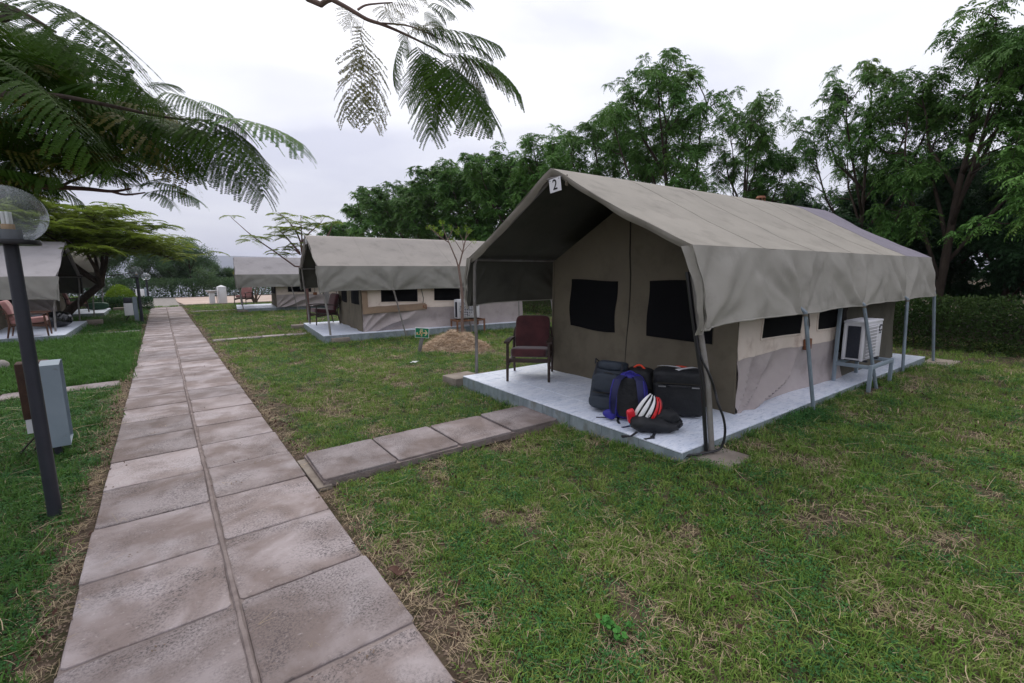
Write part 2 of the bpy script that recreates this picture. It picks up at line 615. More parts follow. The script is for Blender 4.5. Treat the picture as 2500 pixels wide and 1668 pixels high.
leafmat('grass_dry', (0.42, 0.33, 0.22), (0.30, 0.235, 0.14), scale=4, rand=0.3, transl=0.15)

# thin dusty glass of the lamp globes, sky reflection painted into the film
g = bpy.data.materials.new('globe_glass')
g.use_nodes = True
gn, gl = g.node_tree.nodes, g.node_tree.links
gn.clear()
go = gn.new('ShaderNodeOutputMaterial')
gt = gn.new('ShaderNodeBsdfTransparent')
gt.inputs['Color'].default_value = (0.93, 0.95, 0.96, 1)
gg = gn.new('ShaderNodeBsdfGlossy')
gg.inputs['Roughness'].default_value = 0.04
gd = gn.new('ShaderNodeBsdfDiffuse')
gd.inputs['Color'].default_value = (0.55, 0.58, 0.6, 1)
gf = gn.new('ShaderNodeFresnel')
gf.inputs['IOR'].default_value = 1.28
m1 = gn.new('ShaderNodeMixShader')
m2 = gn.new('ShaderNodeMixShader')
gno = gn.new('ShaderNodeTexNoise')
gno.inputs['Scale'].default_value = 9
gmr = gn.new('ShaderNodeMapRange')
gmr.inputs['To Min'].default_value = 0.12
gmr.inputs['To Max'].default_value = 0.36
gl.new(gno.outputs['Fac'], gmr.inputs['Value'])
ggeo = gn.new('ShaderNodeNewGeometry')
gsep = gn.new('ShaderNodeSeparateXYZ')
gtop = gn.new('ShaderNodeMapRange')          # dust film made stronger upward to stand in for reflected sky
gtop.inputs['From Min'].default_value = -0.1
gtop.inputs['From Max'].default_value = 0.9
gtop.inputs['To Min'].default_value = 0.35
gtop.inputs['To Max'].default_value = 1.5
gtim = gn.new('ShaderNodeMath')
gtim.operation = 'MULTIPLY'
gl.new(ggeo.outputs['Normal'], gsep.inputs[0])
gl.new(gsep.outputs['Z'], gtop.inputs['Value'])
gl.new(gmr.outputs['Result'], gtim.inputs[0])
gl.new(gtop.outputs['Result'], gtim.inputs[1])
gl.new(gtim.outputs[0], m1.inputs['Fac'])
gl.new(gt.outputs[0], m1.inputs[1])
gl.new(gd.outputs[0], m1.inputs[2])
gfm = gn.new('ShaderNodeMath')
gfm.operation = 'MULTIPLY'
gfm.inputs[1].default_value = 0.3
gl.new(gf.outputs[0], gfm.inputs[0])
gl.new(gfm.outputs[0], m2.inputs['Fac'])
gl.new(m1.outputs[0], m2.inputs[1])
gl.new(gg.outputs[0], m2.inputs[2])
gl.new(m2.outputs[0], go.inputs['Surface'])
MATS['globe_glass'] = g

# worn paving: pale and brown cement patches, dark lichen speckle in drifts, soil along some joints
sm = bpy.data.materials.new('slab')
sm.use_nodes = True
_n, _l = sm.node_tree.nodes, sm.node_tree.links
_b = _n['Principled BSDF']
_b.inputs['Roughness'].default_value = 0.9
_b.inputs['Specular IOR Level'].default_value = 0.15
_tc = _n.new('ShaderNodeTexCoord')
_oi = _n.new('ShaderNodeObjectInfo')
_mu = _n.new('ShaderNodeMath')
_mu.operation = 'MULTIPLY'
_mu.inputs[1].default_value = 61.0
_l.new(_oi.outputs['Random'], _mu.inputs[0])
_va = _n.new('ShaderNodeVectorMath')
_l.new(_tc.outputs['Object'], _va.inputs[0])
_l.new(_mu.outputs[0], _va.inputs[1])


def _noise(sc, det=8.0, rough=0.65, dist=0.0):
    t = _n.new('ShaderNodeTexNoise')
    t.inputs['Scale'].default_value = sc
    t.inputs['Detail'].default_value = det
    t.inputs['Roughness'].default_value = rough
    t.inputs['Distortion'].default_value = dist
    _l.new(_va.outputs[0], t.inputs['Vector'])
    return t.outputs['Fac']


def _range(sock, a, b, lo=0.0, hi=1.0):
    t = _n.new('ShaderNodeMapRange')
    t.inputs['From Min'].default_value = a
    t.inputs['From Max'].default_value = b
    t.inputs['To Min'].default_value = lo
    t.inputs['To Max'].default_value = hi
    _l.new(sock, t.inputs['Value'])
    return t.outputs['Result']


def _mix(f, a, b):
    t = _n.new('ShaderNodeMixRGB')
    _l.new(f, t.inputs['Fac'])
    for k, c in (('Color1', a), ('Color2', b)):
        if isinstance(c, tuple):
            t.inputs[k].default_value = (*c, 1)
        else:
            _l.new(c, t.inputs[k])
    return t.outputs['Color']


def _times(a, b):
    t = _n.new('ShaderNodeMath')
    t.operation = 'MULTIPLY'
    _l.new(a, t.inputs[0])
    _l.new(b, t.inputs[1])
    return t.outputs[0]


_c = _mix(_range(_noise(2.4, 6, .55, .4), .40, .62), (0.21, 0.168, 0.155), (0.355, 0.31, 0.308))
_c = _mix(_range(_noise(2.0, 3), .56, .68, 0, .45), _c, (0.40, 0.365, 0.37))
_fr = _n.new('ShaderNodeMath')
_fr.operation = 'FRACT'
_m7 = _n.new('ShaderNodeMath')
_m7.operation = 'MULTIPLY'
_m7.inputs[1].default_value = 7.31
_l.new(_oi.outputs['Random'], _m7.inputs[0])
_l.new(_m7.outputs[0], _fr.inputs[0])
_sp = _times(_range(_noise(82, 5, .75), .45, .62), _range(_noise(2.2, 6, .65, .8), .41, .60))
_c = _mix(_times(_sp, _range(_fr.outputs[0], 0, 1, .45, 1.0)), _c, (0.072, 0.064, 0.066))
_c = _mix(_range(_noise(38, 3), .62, .74, 0, .55), _c, (0.44, 0.39, 0.38))
_hs = _n.new('ShaderNodeHueSaturation')
_l.new(_range(_oi.outputs['Random'], 0, 1, .74, 1.12), _hs.inputs['Value'])
_l.new(_c, _hs.inputs['Color'])
_l.new(_hs.outputs['Color'], _b.inputs['Base Color'])
_bp = _n.new('ShaderNodeBump')
_bp.inputs['Strength'].default_value = 0.5
_bp.inputs['Distance'].default_value = 0.01
_l.new(_noise(60, 8, .7), _bp.inputs['Height'])
_l.new(_bp.outputs['Normal'], _b.inputs['Normal'])
MATS['slab'] = sm

# lake
wm = M('water', (0.30, 0.33, 0.40), rough=0.12, spec=0.5, bump=0.15, bscale=0.8, coord='World')

# ================================================================== the setting
rnd = random.Random(7)


def gz(x, y):
    """height of the bare ground"""
    z = -0.035 + 0.012 * nz(x * 0.6, y * 0.6, 3.0) + 0.006 * nz(x * 2.3, y * 2.3, 9.0)
    # the lawn has crept up round the front right corner of the nearest platform
    z += 0.11 * math.exp(-((y - 1.6) / 1.25) ** 2) * min(1, max(0, (x - 2.3) / 1.0)) * min(1, max(0, (11.0 - x) / 2.5))
    if -0.75 < x < 1.0 and y < 29.5:
        z = min(z, -0.032)
    if y > 44:
        z -= min((y - 44) * 0.045, 4.0)
    return z


def ground():
    def axis(lo, hi, step, far_lo, far_hi):
        a = list(np.arange(lo, hi + 1e-6, step))
        s, v, l_ = step, lo, []
        while v > far_lo:
            s *= 1.35
            v -= s
            l_.append(max(v, far_lo))
        s, v, r_ = step, hi, []
        while v < far_hi:
            s *= 1.35
            v += s
            r_.append(min(v, far_hi))
        return l_[::-1] + a + r_
    xs = axis(-8, 20, 0.25, -2500, 2500)
    ys = axis(-4, 48, 0.25, -2500, 2500)
    X, Y = np.meshgrid(xs, ys)
    V = [(x, y, gz(x, y)) for x, y in zip(X.ravel(), Y.ravel())]
    nx, ny = len(xs), len(ys)
    idx = np.arange(nx * ny).reshape(ny, nx)
    F = np.stack([idx[:-1, :-1], idx[:-1, 1:], idx[1:, 1:], idx[1:, :-1]], -1).reshape(-1, 4)
    o = link('ground', np_mesh('ground', V, F, MATS['soil'], True))
    struct(o)


ground()


def slab_meshes(w, l, h, n, mat, seed):
    """worn slabs: ragged rim, softly rounded top"""
    out = []
    rr = random.Random(seed)
    for k in range(n):
        a = []
        for (cx, cy) in ((-1, -1), (1, -1), (1, 1), (-1, 1)):
            a.append((cx * w / 2 + rr.uniform(-.008, .008), cy * l / 2 + rr.uniform(-.008, .008)))
        per = []
        for i in range(4):
            p, q = a[i], a[(i + 1) % 4]
            for t in (0.03, 0.14, 0.26, 0.38, 0.5, 0.62, 0.74, 0.86, 0.97):
                jg = 0.009 if rr.random() < .25 else 0.0035
                per.append((lerp(p[0], q[0], t) * (1 - abs(rr.gauss(0, jg))), lerp(p[1], q[1], t) * (1 - abs(rr.gauss(0, jg)))))
        m = MB()
        N = len(per)
        rings = ((1.0, -h), (1.0, -0.007), (0.994, -0.002), (0.975, 0.0))
        vs_ = []
        for s, z in rings:
            for (x, y) in per:
                vs_.append((x * s, y * s, z + (rr.uniform(-.0012, .0012) if z > -0.01 else 0)))
        fs_ = []
        for r_ in range(len(rings) - 1):
            for i in range(N):
                j = (i + 1) % N
                fs_.append((r_ * N + i, r_ * N + j, (r_ + 1) * N + j, (r_ + 1) * N + i))
        fs_.append(tuple(range((len(rings) - 1) * N, len(rings) * N)))
        m.add(vs_, fs_)
        out.append(m.mesh('slab', mat, smooth=False))
    return out


# --- main footpath: two rows of square concrete slabs on a mortar bed
m = MB()
m.box((0.15, 14.4, -0.043), (1.27, 30.2, 0.07))
path = struct(m.build('path', MATS['mortar'], smooth=False))
SL = slab_meshes(0.624, 0.648, 0.045, 8, MATS['slab'], 3)
k = 0
for row, cx in enumerate((-0.176, 0.476)):
    y = 0.46 - 0.662 * 2 + 0.331
    while y < 29.0:
        o = link('slab', SL[(k * 5 + row * 3) % 8], path)
        o.location = (cx + rnd.uniform(-.006, .006), y + rnd.uniform(-.006, .006) + row * 0.02, rnd.uniform(-.0035, .002))
        o.rotation_euler = (rnd.uniform(-.004, .004), rnd.uniform(-.004, .004),
                            rnd.choice((0, math.pi / 2 * 2)) + rnd.uniform(-.008, .008))
        y += 0.662
        k += 1
# the raised, uneven bead of mortar along the middle joint
pts, rad = [], []
y = -0.6
while y < 29.2:
    pts.append((0.15 + 0.008 * nz(y * 1.3, 4) + 0.004 * nz(y * 9, 2), y, -0.005 + 0.004 * nz(y * 5, 7)))
    rad.append(0.016 + 0.006 * nz(y * 4, 1) + 0.003 * nz(y * 21, 8))
    y += 0.07
m = MB()
m.tube(pts, rad, n=6)
m.build('mortar_joint', MATS['mortar'], path)


def side_path(x0, x1, yc, w, n, rotz, z, gap=0.02):
    m = MB()
    L = (x1 - x0)
    m.box((0, 0, z - 0.05), (abs(L), w + 0.02, 0.05))
    p = struct(m.build('side_path', MATS['mortar'], smooth=False, loc=((x0 + x1) / 2, yc, 0)))
    p.rotation_euler = (0, 0, rotz)
    sl = abs(L) / n
    ms = slab_meshes(sl - gap, w, 0.05, min(n, 3), MATS['slab'], int(abs(x0 * 31 + yc * 17)))
    for i in range(n):
        o = link('slab', ms[i % len(ms)], p)
        o.location = (-abs(L) / 2 + sl * (i + 0.5), rnd.uniform(-.01, .01), z + rnd.uniform(-.006, .004))
        o.rotation_euler = (rnd.uniform(-.006, .006), rnd.uniform(-.006, .006), rnd.uniform(-.01, .01))
    return p


side_path(0.86, 3.28, 3.83, 0.64, 4, R(-1.0), 0.045)
# the lower half slab that fills the gap next to the footpath
m = MB()
m.box((0.855, 3.82, -0.03), (0.11, 0.66, 0.06), bev=0.006)
o = m.build('mortar_fillet', MATS['concrete'], smooth=False)
struct(o)
side_path(-4.4, -0.62, 8.92, 0.42, 6, R(2.0), 0.0)
side_path(0.9, 3.1, 13.42, 0.34, 4, R(-1.0), 0.01)
side_path(0.95, 2.7, 24.9, 0.4, 3, 0, 0.01)
side_path(-2.0, -0.6, 17.35, 0.35, 3, 0, 0.0)
side_path(-1.9, -0.6, 25.6, 0.4, 3, 0, 0.0)

# --- pale sandy yard beyond the end of the path, with its kerb
m = MB()
m.grid(60, 24, lambda u, v: (lerp(0.75 + 0.7 * max(0, .35 - v), 60, u ** 1.5), lerp(31.2, 42.0, v) + 0.25 * nz(u * 20, v * 3, 5),
                            gz(lerp(0.9, 60, u ** 1.5), lerp(31.2, 42.0, v)) + 0.02))
struct(m.build('sandy_yard', MATS['sand']))
m = MB()
m.grid(16, 8, lambda u, v: (lerp(-2.4, 0.75, u) + 0.1 * nz(v * 4, 3), lerp(29.6, 44.0, v), gz(0.5, 30) + 0.018))
struct(m.build('gravel_strip', MATS['stone_grey']))
m = MB()
for i in range(9):
    m.box((1.0 + i * 0.62, 30.35 + 0.02 * (i % 2), 0.0), (0.58, 0.22, 0.10), bev=0.01)
struct(m.build('kerb', MATS['concrete'], smooth=False))

# --- lake and far shore
m = MB()
m.grid(40, 40, lambda u, v: (lerp(-4800, 4800, u), lerp(58, 4700, v ** 2), -0.62))
struct(m.build('lake', MATS['water']))
m = MB()


def hillpt(u, v):
    x = lerp(-4900, 4900, u)
    y = 4200 + 600 * v + 120 * nz(u * 6, 1)
    hgt = 168 + 20 * nz(u * 9, 2) + 8 * nz(u * 40, 5)
    return (x, y, -3 + hgt * min(1, v * 3) * (1 - 0.15 * v))


m.grid(120, 8, hillpt)
struct(m.build('far_hills', MATS['hill']))

# ================================================================== tents
def tent_platform(label, loc, rotz, W, L, tiles=True, ts=0.43):
    """raised floor slab clad with marbled tiles; local x runs into the tent, y to its left"""
    p = thing('tiled_platform', label, 'platform', loc, rotz, 'tiled tent platforms')
    m = MB()
    m.box((L / 2, 0, 0.05), (L - 0.03, W - 0.03, 0.18))
    m.build('concrete_core', MATS['grout'], p, smooth=False)
    if not tiles:
        m = MB()
        m.box((L / 2, 0, 0.145), (L, W, 0.012))
        m.build('floor_tiling', MATS['tile'], p, smooth=False)
        m = MB()
        m.box((-0.002, 0, 0.045), (0.012, W - 0.01, 0.186))
        m.build('edge_tiling', MATS['tile_edge'], p, smooth=False)
        for s in (-1, 1):
            m = MB()
            m.box((L / 2, s * (W / 2 - 0.006), 0.045), (L - 0.03, 0.012, 0.186))
            m.build('edge_tiling', MATS['tile_edge'], p, smooth=False)
        return p
    nx, ny = round(L / ts), round(W / ts)
    tx, ty = L / nx, W / ny
    m = MB()
    m.box((0, 0, 0), (tx - 0.007, ty - 0.007, 0.012), bev=0.0015, seg=1)
    me = m.mesh('tile', MATS['tile'], False)
    for i in range(nx):
        for j in range(ny):
            o = link('tile', me, p)
            o.location = (tx * (i + .5), -W / 2 + ty * (j + .5), 0.146 + rnd.uniform(-.0006, .0006))
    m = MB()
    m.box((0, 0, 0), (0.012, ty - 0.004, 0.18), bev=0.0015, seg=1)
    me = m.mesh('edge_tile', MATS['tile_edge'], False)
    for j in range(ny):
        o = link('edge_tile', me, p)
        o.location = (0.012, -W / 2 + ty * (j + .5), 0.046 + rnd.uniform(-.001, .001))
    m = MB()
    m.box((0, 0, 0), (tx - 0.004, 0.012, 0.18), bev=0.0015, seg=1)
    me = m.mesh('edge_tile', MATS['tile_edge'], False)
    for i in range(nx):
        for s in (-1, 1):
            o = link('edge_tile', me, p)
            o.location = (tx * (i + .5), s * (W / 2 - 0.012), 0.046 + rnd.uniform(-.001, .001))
    return p


def make_tent(label, loc, rotz, HW=1.70, L=7.3, ridge=2.72, rise=0.013, eave=1.815, vbot=1.16, spread=0.12,
              fly='fly', fly2=None, val='valance', number=None, poles=(2.05, 3.85, 5.6), body_x=1.28, body_hw=1.38,
              body_off=-0.12, blue_poles=True, patch=False, detail=1.0, seed=1, front_out=0.17):
    rr = random.Random(seed)
    T = thing('canvas_tent', label, 'tent', loc, rotz, 'canvas safari tents')
    # ---- fly roof in sewn panels
    cuts = [0.0, 1.2, 2.35, 3.5, 4.65, 5.75, L]

    def roofz(x, s):
        rz = ridge + rise * x
        a = abs(s)
        z = eave + (rz - eave) * (1 - a)
        z -= 0.035 * math.sin(math.pi * a) * (0.6 + 0.4 * math.cos(x * 2.6))      # sag between the rafters
        z -= 0.02 * math.exp(-(a / 0.05) ** 2)                                    # rounded ridge
        z += 0.026 * min(1, 0.15 + x * 0.8) * fbm(x * 0.9 + seed, s * 2.2, 2.0) * (1 - abs(2 * a - 1) ** 3)
        return z

    for i in range(len(cuts) - 1):
        x0, x1 = cuts[i], cuts[i + 1]
        x0_ = x0
        lift = 0.0
        m = MB()
        nu = max(6, int((x1 - x0) * 8 * detail))

        def fn(u, v, x0_=x0_, x1=x1, lift=lift):
            x = lerp(x0_, x1, u)
            s = lerp(-1, 1, v)
            return (x + 0.02 * math.sin(s * 9 + seed) * (1 if x < 0.05 else 0), s * HW, roofz(x, s) + lift)
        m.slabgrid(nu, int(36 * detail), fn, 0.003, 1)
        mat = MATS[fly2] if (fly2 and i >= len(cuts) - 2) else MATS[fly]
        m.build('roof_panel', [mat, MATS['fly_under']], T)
        if i:
            m = MB()                                                               # flat-felled seam
            for s0, s1 in ((-1, 1),):
                m.slabgrid(1, int(36 * detail), lambda u, v: (x0_ - 0.004 + 0.032 * u, lerp(-1, 1, v) * HW * 1.0,
                                                            roofz(x0_ - 0.004 + 0.032 * u, lerp(-1, 1, v)) + 0.0036), 0.003)
            m.build('seam', mat, T)
    # ---- front hem: the edge of the fly folded down over the front arch
    m = MB()

    def hem(u, v):
        s = lerp(-1, 1, u)
        x = 0.0 + 0.015 * math.sin(u * 40 + seed) * v
        return (x - 0.012 + 0.05 * v * v, s * HW, roofz(0, s) + 0.003 - (0.075 + 0.012 * nz(u * 7, seed)) * v)
    m.slabgrid(60, 4, hem, 0.003)
    m.build('front_hem', MATS[fly], T)
    m = MB()
    m.slabgrid(60, 3, lambda u, v: (L + 0.01, lerp(1, -1, u) * HW, roofz(L, lerp(1, -1, u)) - 0.07 * v), 0.003)
    m.build('rear_hem', MATS[fly2 or fly], T)
    # ---- side valances
    tie = [0.02] + list(poles) + [L]
    for s in (-1, 1):
        m = MB()

        def vf(u, v, s=s):
            x = lerp(-0.02, L + 0.01, u)
            near = min(abs(x - t) for t in tie)
            k_ = min(range(len(tie)), key=lambda q: abs(x - tie[q]))
            zb = vbot + 0.014 * (1 - math.exp(-near * 2.4)) + 0.010 * nz(x * 1.1, seed, s)
            if x < 0.35:
                zb -= 0.03 * (1 - x / 0.35)
            z = lerp(roofz(x, 1.0) + 0.001, zb, v)
            # folds: hanging ripples, plus creases running from the eave down to the tie points
            d = 0.016 * math.sin(x * 7.3 + 3.0 * nz(x * .8, seed) + 2.2 * v) * v * (0.5 + nz(x * .5, 7, seed))
            d += 0.030 * fbm(x * 1.7 + 5 * s, v * 1.1 + x * 0.5, seed, 3) * v
            tx = tie[k_]
            q = (x - tx)
            ray_ = math.atan2(q, (1.08 - v) * 0.66)
            cr_ = math.sin(ray_ * 6.5 + seed * 1.3 + k_ * 2 + 1.2 * nz(x * 2, v * 2, seed))
            d += 0.055 * (cr_ * abs(cr_)) * math.exp(-near * 0.75) * min(1, v * 2.6) * (1 - 0.6 * v)
            d += 0.010 * nz(x * 4 + v * 3, v * 2.2, seed + 3)
            d += 0.010 * (1 - 3 * abs(nz(x * 3.4 + v * 2.6 * (-1 if q < 0 else 1), v * 0.35, seed + 8))) * math.sin(math.pi * min(1, v * .9 + .05))
            y = s * (HW + spread * v + 0.012 * math.sin(math.pi * v) + d)
            return (x + (0.03 * v if u == 0 else 0), y, z)
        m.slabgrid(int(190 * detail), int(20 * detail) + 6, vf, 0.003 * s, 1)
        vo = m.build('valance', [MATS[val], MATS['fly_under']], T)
        # bottom hem of the valance
        m = MB()
        pts = []
        for i in range(80):
            p = Vector(vf(i / 79, 1.0))
            pts.append(p)
        m.tube(pts, 0.008, n=6)
        m.build('valance_hem', MATS[val], vo)
        # the flap that returns round the front corner
        m = MB()

        def fl(u, v, s=s):
            p = Vector(vf(0.0, v))
            w = 0.10 - 0.04 * v
            return (p.x - 0.015 + 0.03 * math.sin(u * 3.1) + 0.012 * nz(v * 6, u * 3, seed), p.y - s * (w * u - 0.02), p.z - 0.03 * v * v - 0.01 * u)
        m.slabgrid(8, 14, fl, 0.003)
        m.build('corner_flap', MATS[val], T)
    # ---- tube frame under the fly
    base_y = HW + front_out
    pm = MATS['pole_blue'] if blue_poles else MATS['pole_grey']
    for s in (-1, 1):
        m = MB()
        m.tube([(0.18, s * base_y, 0.05), (0.15, s * (base_y - 0.06), 0.7), (0.09, s * (HW + 0.045), vbot), (0.05, s * (HW - 0.04), eave - 0.08)],
               0.024, n=10)
        m.build('front_pole', MATS['pole_grey'] if blue_poles else pm, T)
        m = MB()
        m.tube([(0.05, s * (HW - 0.04), eave - 0.12), (0.055, s * (HW - 0.10), eave + 0.01), (0.06, s * HW * 0.5, (eave + ridge) / 2 - 0.075),
                (0.07, 0, ridge - 0.07)], 0.019, n=8)
        m.build('rafter', MATS['pole_grey'], T)
        m = MB()
        m.tube([(0.05, s * (HW - 0.06), eave - 0.03), (L - 0.05, s * (HW - 0.06), eave - 0.03)], 0.017, n=8)
        m.build('eave_rail', MATS['pole_grey'], T)
        for j, px in enumerate(poles):
            lean = rr.uniform(0.18, 0.34) if j < 2 else rr.uniform(-0.05, 0.05)
            m = MB()
            m.tube([(px + lean, s * (base_y + (0.13 if j == 1 else 0.03)), -0.03), (px + 0.01, s * (HW + spread + 0.02), vbot + 0.02),
                    (px, s * (HW + 0.01), vbot + 0.12)], 0.021, n=8)
            po = m.build('side_pole', pm, T)
            m = MB()
            for q in range(3):
                t_ = [(px + 0.012 + 0.025 * math.cos(a), s * (HW + spread + 0.02) + 0.025 * math.sin(a), vbot - 0.005 - 0.008 * q + 0.004 * math.sin(a * 2)) for a in np.linspace(0, 6.28, 12)]
                m.tube(t_, 0.004, n=5)
            m.tube([(px + 0.02, s * (HW + spread + 0.03), vbot), (px + 0.025, s * (HW + spread + 0.05), vbot - 0.12)], 0.003, n=4)
            m.build('guy_rope', MATS['webbing'], po)
        m = MB()
        m.tube([(L + 0.15, s * (base_y + 0.0), -0.02), (L - 0.02, s * (HW + spread - 0.02), vbot + 0.05), (L - 0.06, s * (HW - 0.03), eave)], 0.022, n=8)
        m.build('rear_pole', pm, T)
    m = MB()
    m.tube([(0.07, 0, ridge - 0.06), (L - 0.07, 0, ridge + rise * L - 0.06)], 0.02, n=8)
    m.build('ridge_pole', MATS['pole_grey'], T)
    m = MB()
    m.tube([(0.02, -0.17, ridge - 0.125), (0.02, 0.17, ridge - 0.115)], 0.013, n=8)
    m.build('cross_bar', MATS['pole_grey'], T)
    m = MB()
    m.tube([(0.03, -0.2, ridge - 0.12), (0.01, -0.225, ridge - 0.19), (0.03, -0.2, ridge - 0.22)], 0.02, n=6, flat=0.3)
    m.build('webbing_loop', MATS['webbing'], T)
    # ---- inner tent
    sh, ap = 1.74, min(2.46, ridge - 0.2)
    k3 = ridge / 2.72
    sh, ap = sh * k3, ap
    bx = body_x
    bw = body_hw

    def wx(x, y, z):
        return 0.03 * fbm(y * 1.3 + seed, z * 1.3, x, 3) + 0.012 * math.sin((y + z) * 7 + seed) * max(0, 1.2 - z)
    m = MB()

    def fw(u, v):
        y = lerp(bw, -bw, u)
        top = lerp(ap, sh, abs(2 * u - 1))
        z = lerp(0.152, top, v)
        flare = 0.05 * (1 - v) * (2 * u - 1)
        return (bx + wx(bx, y, z) - 0.02 * (1 - v), body_off + y - flare, z)
    m.slabgrid(40, 32, fw, 0.003)
    m.build('front_wall', MATS['inner'], T)
    # mesh windows and zip seam lie 6 mm in front of the cloth
    for (y0, y1) in ((1.02, 0.18), (-0.30, -1.14)):
        m = MB()

        def ww(u, v, y0=y0, y1=y1):
            y = lerp(y0, y1, u) + (0.015 if u in (0, 1) else 0) * math.sin(v * 5)
            z = lerp(0.85 - 0.02 * math.sin(math.pi * u), 1.50, v) * k3 + 0.012 * math.sin(u * 4 + y0)
            return (bx + wx(bx, y, z) - 0.02 * (1 - (z - .15) / 1.9) - 0.008, body_off + y, z)
        m.slabgrid(16, 12, ww, 0.004)
        m.build('window_mesh', MATS['mesh_black'], T)
    m = MB()
    zl = [(bx + wx(bx, -0.02, z) - 0.012, body_off - 0.02 + 0.012 * math.sin(z * 3), z) for z in np.linspace(0.16, ap - 0.05, 20)]
    m.tube(zl, 0.008, n=6)
    m.build('door_zip', MATS['zip'], T)
    for s in (-1, 1):
        m = MB()
        m.slabgrid(20, 2, lambda u, v, s=s: (bx - 0.02 - 0.004, body_off + s * bw * (1 - u) + 0.0, lerp(sh, ap, u) + 0.01 - 0.035 * v), 0.003)
        m.build('gable_piping', MATS['inner'], T)
        m = MB()
        m.tube([(bx - 0.012, body_off + s * (bw + 0.025), 0.155), (bx - 0.005, body_off + s * bw, sh)], 0.013, n=6)
        m.build('corner_piping', MATS['inner'], T)
    bend = bx + 2.75                 # where the main room ends and the bath annexe begins
    blen = L - 0.9
    for s in (-1, 1):
        yb = body_off + s * bw
        so = s

        def sw(x, z, s=so, yb=yb):
            fl = 0.06 * max(0, (0.85 - z)) / 0.7
            th_ = math.atan2(z - 0.02, x - bx + 0.10)
            rr2 = math.hypot(z - 0.02, x - bx + 0.10)
            dg = (1 - 2 * abs(math.sin(th_ * 9.0 + 0.9 * nz(x * 1.3, z * 2, seed)))) * 0.085 * min(1, rr2 * 0.9) * max(0.0, min(1.0, (0.80 - z) * 2.6)) * math.exp(-max(0, x - bx - 1.6) * .8)
            return yb + s * (fl + dg + 0.02 * fbm(x * 1.1, z * 1.3, seed + s, 3))
        m = MB()
        m.slabgrid(90, 28, lambda u, v: (lerp(bx, bend + 0.05, u), sw(lerp(bx, bend + 0.05, u), lerp(0.152, 0.74, v)), lerp(0.152, 0.74, v)), 0.003 * s)
        m.build('skirt_wall', MATS['skirt'], T)
        m = MB()
        m.slabgrid(40, 14, lambda u, v: (lerp(bx + 0.01, bend + 0.05, u), sw(lerp(bx, bend + .05, u), lerp(0.70, sh, v)) + s * 0.008,
                                         lerp(0.70 - 0.02 * fbm(u * 9, seed, 0, 3) + 0.015 * math.sin(u * 5), sh, v)), 0.003 * s)
        m.build('cream_wall', MATS['cream'], T)
        for (x0, x1) in ((bx + 0.48, bx + 1.48), (bx + 1.93, bx + 2.72)):
            m = MB()

            def wf(u, v, x0=x0, x1=x1, g=0.0, o=0.014):
                x = lerp(x0 - g, x1 + g, u)
                z = lerp(0.86 - g, 1.30 + g, v) * (1 if k3 > 0.95 else 0.93) + 0.015 * math.sin(u * 2.2 + x0)
                return (x, sw(x, z) + s * o, z)
            m.slabgrid(16, 8, wf, 0.003 * s)
            wo = m.build('window_mesh', MATS['mesh_black'], T)
            m = MB()
            ring = [wf(t, 0) for t in np.linspace(0, 1, 12)] + [wf(1, t) for t in np.linspace(0.1, 1, 8)] + \
                   [wf(t, 1) for t in np.linspace(.9, 0, 11)] + [wf(0, t) for t in np.linspace(.9, 0, 9)]
            m.tube(ring, 0.014, n=6)
            m.build('window_trim', MATS['cream'], wo)
        m = MB()
        m.slabgrid(40, 16, lambda u, v: (lerp(bend + 0.05, blen, u), sw(lerp(bend + 0.05, blen, u), lerp(0.152, sh, v)) - s * 0.01, lerp(0.152, sh, v)), 0.003 * s)
        m.build('annexe_wall', MATS['inner_dark'] if not patch else MATS['skirt'], T)
        m = MB()
        m.slabgrid(20, 6, lambda u, v, s=s: (lerp(bx, blen, u), body_off + s * bw * (1 - v), lerp(sh, ap, v) - 0.02 * math.sin(u * 12) ** 2), 0.003)
        m.build('inner_roof', MATS['inner_dark'], T)
    m = MB()
    m.slabgrid(24, 16, lambda u, v: (blen, body_off + lerp(bw, -bw, u), lerp(0.152, lerp(ap, sh, abs(2 * u - 1)), v)), 0.003)
    m.build('rear_wall', MATS['inner_dark'], T)
    # socket box nailed to the side wall, with its flex
    m = MB()
    m.box((bx + 1.62, body_off - bw - 0.05, 0.72), (0.16, 0.04, 0.13), bev=0.008)
    m.box((bx + 1.62, body_off - bw - 0.075, 0.73), (0.07, 0.012, 0.07), bev=0.004)
    sb = m.build('socket_box', MATS['terracotta'], T)
    m = MB()
    m.tube([(bx + 1.60, body_off - bw - 0.045, 0.78), (bx + 1.62, body_off - bw - 0.05, 0.95), (bx + 1.58, body_off - bw - 0.04, 1.15), (bx + 1.6, body_off - bw - 0.03, 1.4)], 0.008, n=6)
    m.build('flex', MATS['zip'], sb)
    if patch:
        m = MB()
        m.slabgrid(24, 4, lambda u, v: (bx + lerp(0.0, 1.66, u), body_off - bw - 0.075 - 0.02 * nz(u * 5, v), lerp(0.60, 0.77, v) + 0.05 * u + 0.01 * nz(u * 7, 2)), 0.004)
        m.slabgrid(4, 10, lambda u, v: (bx + lerp(0.0, 0.14, u), body_off - bw - 0.078, lerp(0.76, 1.18, v)), 0.004)
        m.build('repair_patch', MATS['cardboard'], T)
